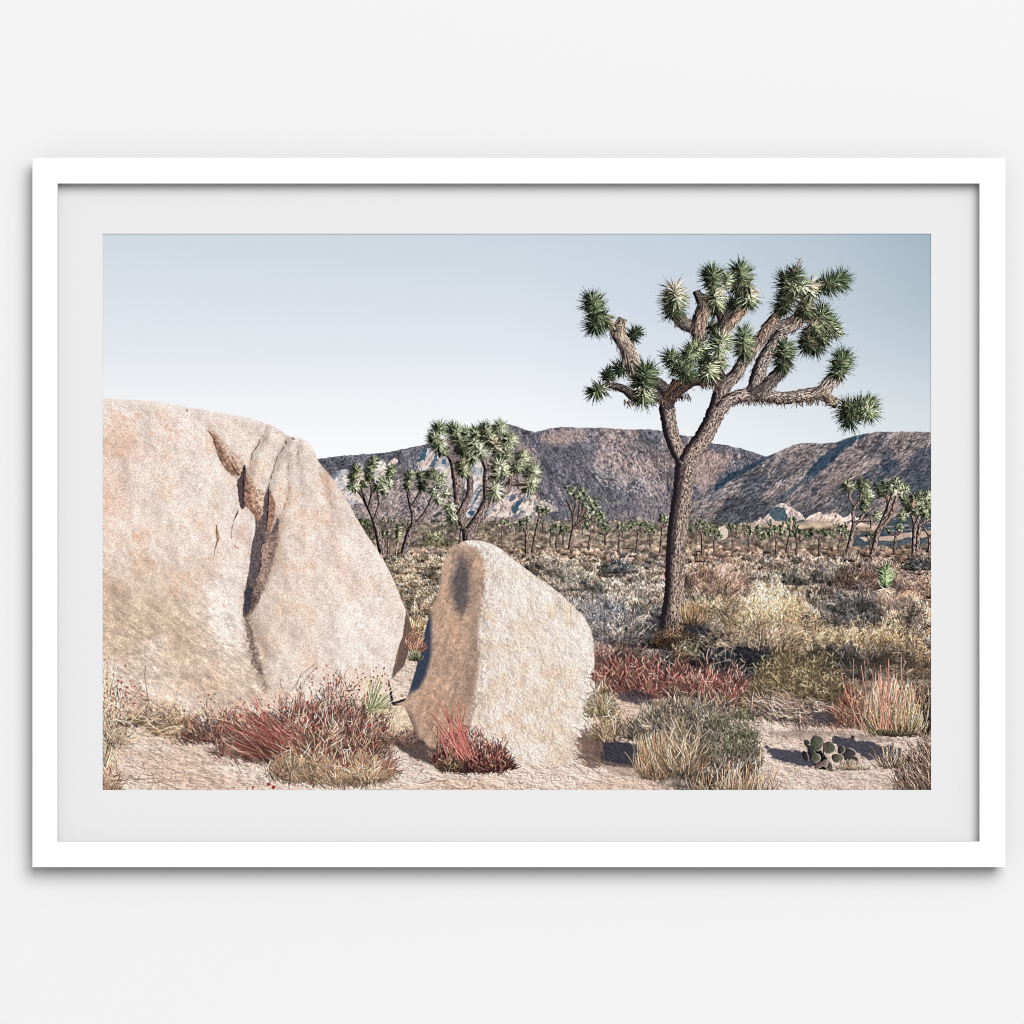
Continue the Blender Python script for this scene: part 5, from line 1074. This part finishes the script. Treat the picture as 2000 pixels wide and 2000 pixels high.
# left foreground
ID_LG = motif('grass_tuft', 'straw-coloured grass with tiny red seed heads at the left edge')
grass(200, 1500, 40, 200, 130, [(242, 218, 176), (226, 190, 146), (246, 232, 206)], ID_LG, spread=.10, base=.1, dark=.85)
tangle(214, 1450, 90, 120, 420, TAN+[(246, 226, 196)], ID_LG, 14, 44, .5, dark=(150, 116, 90), kd=.12, under=0); tangle(206, 1548, 70, 80, 300, TAN+[(206,150,112)], ID_LG, 10, 34, .5, dark=(120, 84, 66), kd=.2, under=.1)
x = R.normal(228, 22, 60); y = 1352+R.normal(0, 26, 60)
strokes(np.c_[x, y], np.c_[x+2, y+2.5], pick([(190, 70, 60), (150, 60, 52)], 60), None, 2.2, 1.6, 0, ID_LG)
for q in ([(222,1342),(256,1356),(290,1382)], [(244,1372),(262,1360),(276,1340)], [(285,1300),(283,1322),(290,1370)], [(214,1400),(228,1382)]): line(q, 1.2, (104,82,70), .8, .5, .3)
ID_GT2 = motif('grass_tuft', 'golden grass tuft at the foot of the big boulder, left of the red bush')
tangle(338, 1432, 110, 76, 620, [(226, 188, 140), (210, 170, 124), (238, 212, 172), (160, 132, 106)], ID_GT2, 10, 32, .4, dark=(110, 84, 66), kd=.22, under=.25)
tangle(285, 1415, 110, 50, 360, [(206, 180, 150), (226, 200, 168), (140, 118, 102)], ID_GT2, 10, 34, .8, dark=(110, 90, 78), kd=.25, under=.15)
for q in range(60):
    xx_ = R.uniform(205, 420); yy_ = R.uniform(1395, 1450); a_ = R.normal(1.2, .3)*(1 if R.random() < .6 else -1); l_ = R.uniform(20, 60)
    strokes([(xx_, yy_)], [(xx_+math.sin(a_)*l_, yy_-math.cos(a_)*l_)], pick([(232, 208, 170), (206, 176, 136)], 1), None, .9, .5, R.normal(0, .08), ID_GT2)
ID_RL = motif('red_bush', 'big straggly red bush with dry grass in front of the big boulder')
RM = [(192, 118, 102), (170, 92, 82), (212, 158, 134), (232, 200, 168), (186, 164, 146), (148, 78, 70), (222, 190, 156)]
DKR = (60, 46, 46)
area([(410,1440),(450,1412),(520,1395),(600,1380),(700,1400),(740,1440),(730,1470),(670,1500),(590,1500),(500,1478),(440,1458)], (96,70,66), 10, 16, 12, ID_RL, alpha=.75, grain=.7)
tangle(430, 1448, 150, 84, 900, [(178, 98, 86), (152, 78, 72), (204, 146, 118), (224, 186, 150), (206, 164, 126)], ID_RL, 7, 24, .4, dark=DKR, kd=.25)
tangle(500, 1470, 190, 100, 1500, RM, ID_RL, 12, 44, .32, root=(580, 1540), dark=DKR, kd=.30)
tangle(600, 1480, 260, 165, 3000, RM, ID_RL, 10, 40, .40, root=(610, 1560), dark=DKR, kd=.30)
tangle(690, 1470, 170, 150, 1700, RM, ID_RL, 10, 36, .40, root=(660, 1560), dark=DKR, kd=.26)
tangle(640, 1520, 240, 110, 1900, RM+[(226, 190, 142), (206, 162, 116), (236, 212, 172)], ID_RL, 10, 34, .6, root=(640, 1600), dark=DKR, kd=.26)
tangle(730, 1510, 110, 60, 520, [(206, 150, 126), (226, 190, 156), (176, 112, 98)], ID_RL, 10, 36, .4, root=(680, 1530), dark=(110, 76, 66), kd=.2, under=.2)
n_ = 130      # long raking stems to the left
by_ = R.uniform(1440, 1492, n_); bx = R.uniform(500, 600, n_); a = -np.radians(R.uniform(36, 74, n_)); l = R.uniform(45, 115, n_)
c = pick([(200, 128, 112), (180, 98, 86), (226, 176, 150), (150, 78, 72)], n_)*R.uniform(.6, 1.1, (n_, 1))
strokes(np.c_[bx, by_]-np.c_[0*bx, bx*0+R.uniform(-8, 18, n_)], np.c_[bx+np.sin(a)*l, by_-np.cos(a)*l], c*.8, c, .8, .5, R.normal(-.02, .09, n_), ID_RL)
for (x, y, w, h, n) in [(600,1520,110,76,420),(660,1530,130,60,420),(720,1526,110,60,320),(560,1500,60,50,120)]:
    tangle(x, y, w, h, n, [(228, 198, 158), (208, 172, 132), (240, 218, 184), (176, 138, 106)], ID_RL, 12, 40, .5, dark=(120, 88, 68), kd=.12, under=.0)
n_ = 70       # red and dark seed heads
x = np.r_[R.uniform(600, 760, n_), R.uniform(380, 620, n_)]; y = np.r_[1335+R.normal(0, 16, n_), 1385+R.normal(0, 22, n_)]
strokes(np.c_[x, y], np.c_[x+1.5, y+2], pick([(176, 62, 54), (196, 92, 80), (90, 50, 44)], 2*n_), None, 2.4, 1.8, 0, ID_RL)
for (u, v, r) in [(736,1373,3.6),(722,1417,3.2),(670,1495,2.6),(558,1381,2.8),(516,1393,2.8),(551,1450,2.8),(524,1532,3.6),(534,1538,4),(494,1538,2.6),(202,1532,3),(580,1380,2.6),(612,1468,2.6)]:
    area([(u-r,v),(u,v-r),(u+r,v),(u,v+r)], (176,68,58), .8, .5, 3, ID_RL, 4, .95)
for q in ([(570,1350),(590,1318),(616,1296)], [(584,1352),(602,1320),(622,1302)], [(578,1345),(584,1325),(590,1310)]): line(q, 1.2, (120,96,84), .75, .5, .3)
ID_AG = motif('yucca', 'small pale green spiky yucca at the right end of the big red bush')
n_ = 74
a = np.radians(R.uniform(-10, 96, n_)); l = R.uniform(26, 66, n_)*np.where(a > 1.2, .75, 1)
c = pick([(164, 172, 124), (196, 200, 152), (120, 130, 92), (216, 216, 176)], n_)
strokes(np.c_[722+R.normal(0, 2, n_), 1388+R.normal(0, 3, n_)], np.c_[724+np.sin(a)*l, 1386-np.cos(a)*l], c*.78, c, 1.2, .5, R.normal(.02, .04, n_), ID_AG)
# small red bush before the small boulder
ID_RS = motif('red_bush', 'small round red bush at the foot of the small boulder')
area([(770,1440),(810,1438),(850,1468),(900,1490),(960,1500),(950,1510),(880,1506),(830,1490),(780,1466)], (66,54,54), 3, 5, 7, ID_SAND, 0, .85, .4)
RS_ = [(186, 106, 92), (162, 84, 74), (206, 140, 120), (136, 68, 62), (216, 176, 150)]
for (x, y, w, h) in [(880,1494,90,80),(905,1500,120,92),(940,1504,120,92),(972,1500,76,64)]:
    tangle(x, y, w, h, w*h*.11, RS_, ID_RS, 5, 20, .42, dark=(46, 32, 32), kd=.38)
n_ = 46
a = np.radians(R.normal(-24, 18, n_)); l = R.uniform(60, 120, n_)
strokes(np.c_[905+R.normal(0, 12, n_), 1480+R.normal(0, 5, n_)], np.c_[905+np.sin(a)*l, 1480-np.cos(a)*l], pick([(200, 126, 112), (176, 98, 90)], n_), None, .9, .5, R.normal(0, .04, n_), ID_RS)
tangle(880, 1504, 60, 46, 160, [(160, 132, 98), (184, 156, 118)], ID_RS, 6, 18, .5, dark=(50, 42, 36), under=.1)
tangle(790, 1452, 70, 34, 260, [(200, 164, 140), (160, 118, 102)], ID_SAND, 8, 26, .7, dark=(70, 56, 54), kd=.4)
# footprints and small cracks in the near sand
for (u, v, r) in [(700,1525,16),(822,1520,22),(860,1518,18),(1010,1525,14),(905,1530,24),(300,1520,20),(770,1532,14)]:
    th = np.linspace(.2, 2.6, 6)+R.uniform(-.5, .5)
    line([(u+r*math.cos(q), v+r*.45*math.sin(q)) for q in th], 1.6, (136, 106, 88), .8, .7, .8, idn=ID_SAND)
for q in ([(212,1526),(250,1524),(300,1520)], [(268,1522),(276,1510)], [(310,1526),(340,1538),(356,1545)], [(280,1512),(300,1516)], [(1120,1486),(1150,1498),(1184,1518)]):
    line(q, 1.3, (120, 96, 84), .8, .5, .4, idn=ID_SAND)

# ==== 11. the lab's finish: a little sharpening and grain, as printed =========================
def down(A, k=SS): return A.reshape(A.shape[0]//k, k, A.shape[1]//k, k, -1).mean((1, 3))
PIC = down(IMG)
def blur(A, r):
    B = A.copy()
    for _ in range(2):
        for ax in (0, 1): B = (np.roll(B, r, ax)+B+np.roll(B, -r, ax))/3
    return B
fg = (down((IDS > 0)[..., None].astype(F)))
lum = PIC.mean(-1, keepdims=True)
idm = IDS[::SS, ::SS]
soft = np.isin(idm, [ID_BIG, ID_SM, ID_SAND, ID_HILL0, ID_HILL1, ID_HILL2, ID_OUT]).astype(F)[..., None]
PIC = PIC+((lum-blur(lum, 1))*(.45-.15*soft)+(lum-blur(lum, 3))*.34*(1-soft))*fg
PIC = np.clip(PIC, 6, 252)

# ==== the sheet and its printed motifs as meshes ==============================================
PAPER = MATF-.0010            # depth of the paper's face
INKD = PAPER+.00004           # the ink stands a hair in front of it
def sheet_mesh(name, I, J, cell, cols, depth, corner=True):
    """cells (column I, row J), each `cell` px wide, with one ink colour per cell, as one mesh"""
    nx = int((PX1-PX0)/cell)+1
    vid = np.stack([J*nx+I, J*nx+I+1, (J+1)*nx+I+1, (J+1)*nx+I], 1)[:, ::-1]
    used, inv = np.unique(vid.ravel(), return_inverse=True)
    vx = PX0+(used % nx)*cell; vy = PY0+(used//nx)*cell
    s = (CAM_D-depth)/(CAM_D-FRONT)
    co = np.stack([(vx-1000)*K*s, np.full(len(used), -depth), (1000-vy)*K*s], 1).astype(np.float32)
    me = bpy.data.meshes.new(name); n = len(I)
    me.vertices.add(len(used)); me.vertices.foreach_set('co', co.ravel())
    me.loops.add(n*4); me.loops.foreach_set('vertex_index', inv.astype(np.int32).ravel())
    me.polygons.add(n); me.polygons.foreach_set('loop_start', np.arange(0, n*4, 4, dtype=np.int32))
    me.update(calc_edges=True)
    if corner:
        at = me.color_attributes.new('ink', 'BYTE_COLOR', 'CORNER')
        c = np.concatenate([np.repeat(cols, 4, 0)/255, np.ones((n*4, 1))], 1).astype(np.float32)
        at.data.foreach_set('color_srgb', c.ravel())
    else:
        at = me.color_attributes.new('ink', 'FLOAT_COLOR', 'POINT')
        c = sky_colour(vx.astype(float)[None], vy.astype(float)[None])[0]/255
        c = np.where(c <= .04045, c/12.92, ((c+.055)/1.055)**2.4)
        at.data.foreach_set('color', np.concatenate([c, np.ones((len(c), 1))], 1).astype(np.float32).ravel())
    return me
JJ, II = np.meshgrid(np.arange((PY1-PY0)//8), np.arange((PX1-PX0)//8), indexing='ij')
sheet = link('print', sheet_mesh('print', II.ravel(), JJ.ravel(), 8, None, PAPER, False), M_INK, art)
ids = IDS.reshape(PIC.shape[0], SS, PIC.shape[1], SS).max((1, 3))
seen_x, seen_y = (198, 1821), (454, 1546)         # only what the mat's window can show
jj, ii = np.nonzero(ids)
ok = (ii+PX0 >= seen_x[0]) & (ii+PX0 <= seen_x[1]) & (jj+PY0 >= seen_y[0]) & (jj+PY0 <= seen_y[1])
jj, ii = jj[ok], ii[ok]; kk = ids[jj, ii]
for n, (name, label, group, kind) in enumerate(MOTIFS, 1):
    q = kk == n
    if q.sum() < 12: continue
    o = link(name, sheet_mesh(name, ii[q], jj[q], 1, PIC[jj[q], ii[q]], INKD), M_INK, sheet)
    o['label'] = label
    if group: o['group'] = group
    if kind: o['kind'] = kind
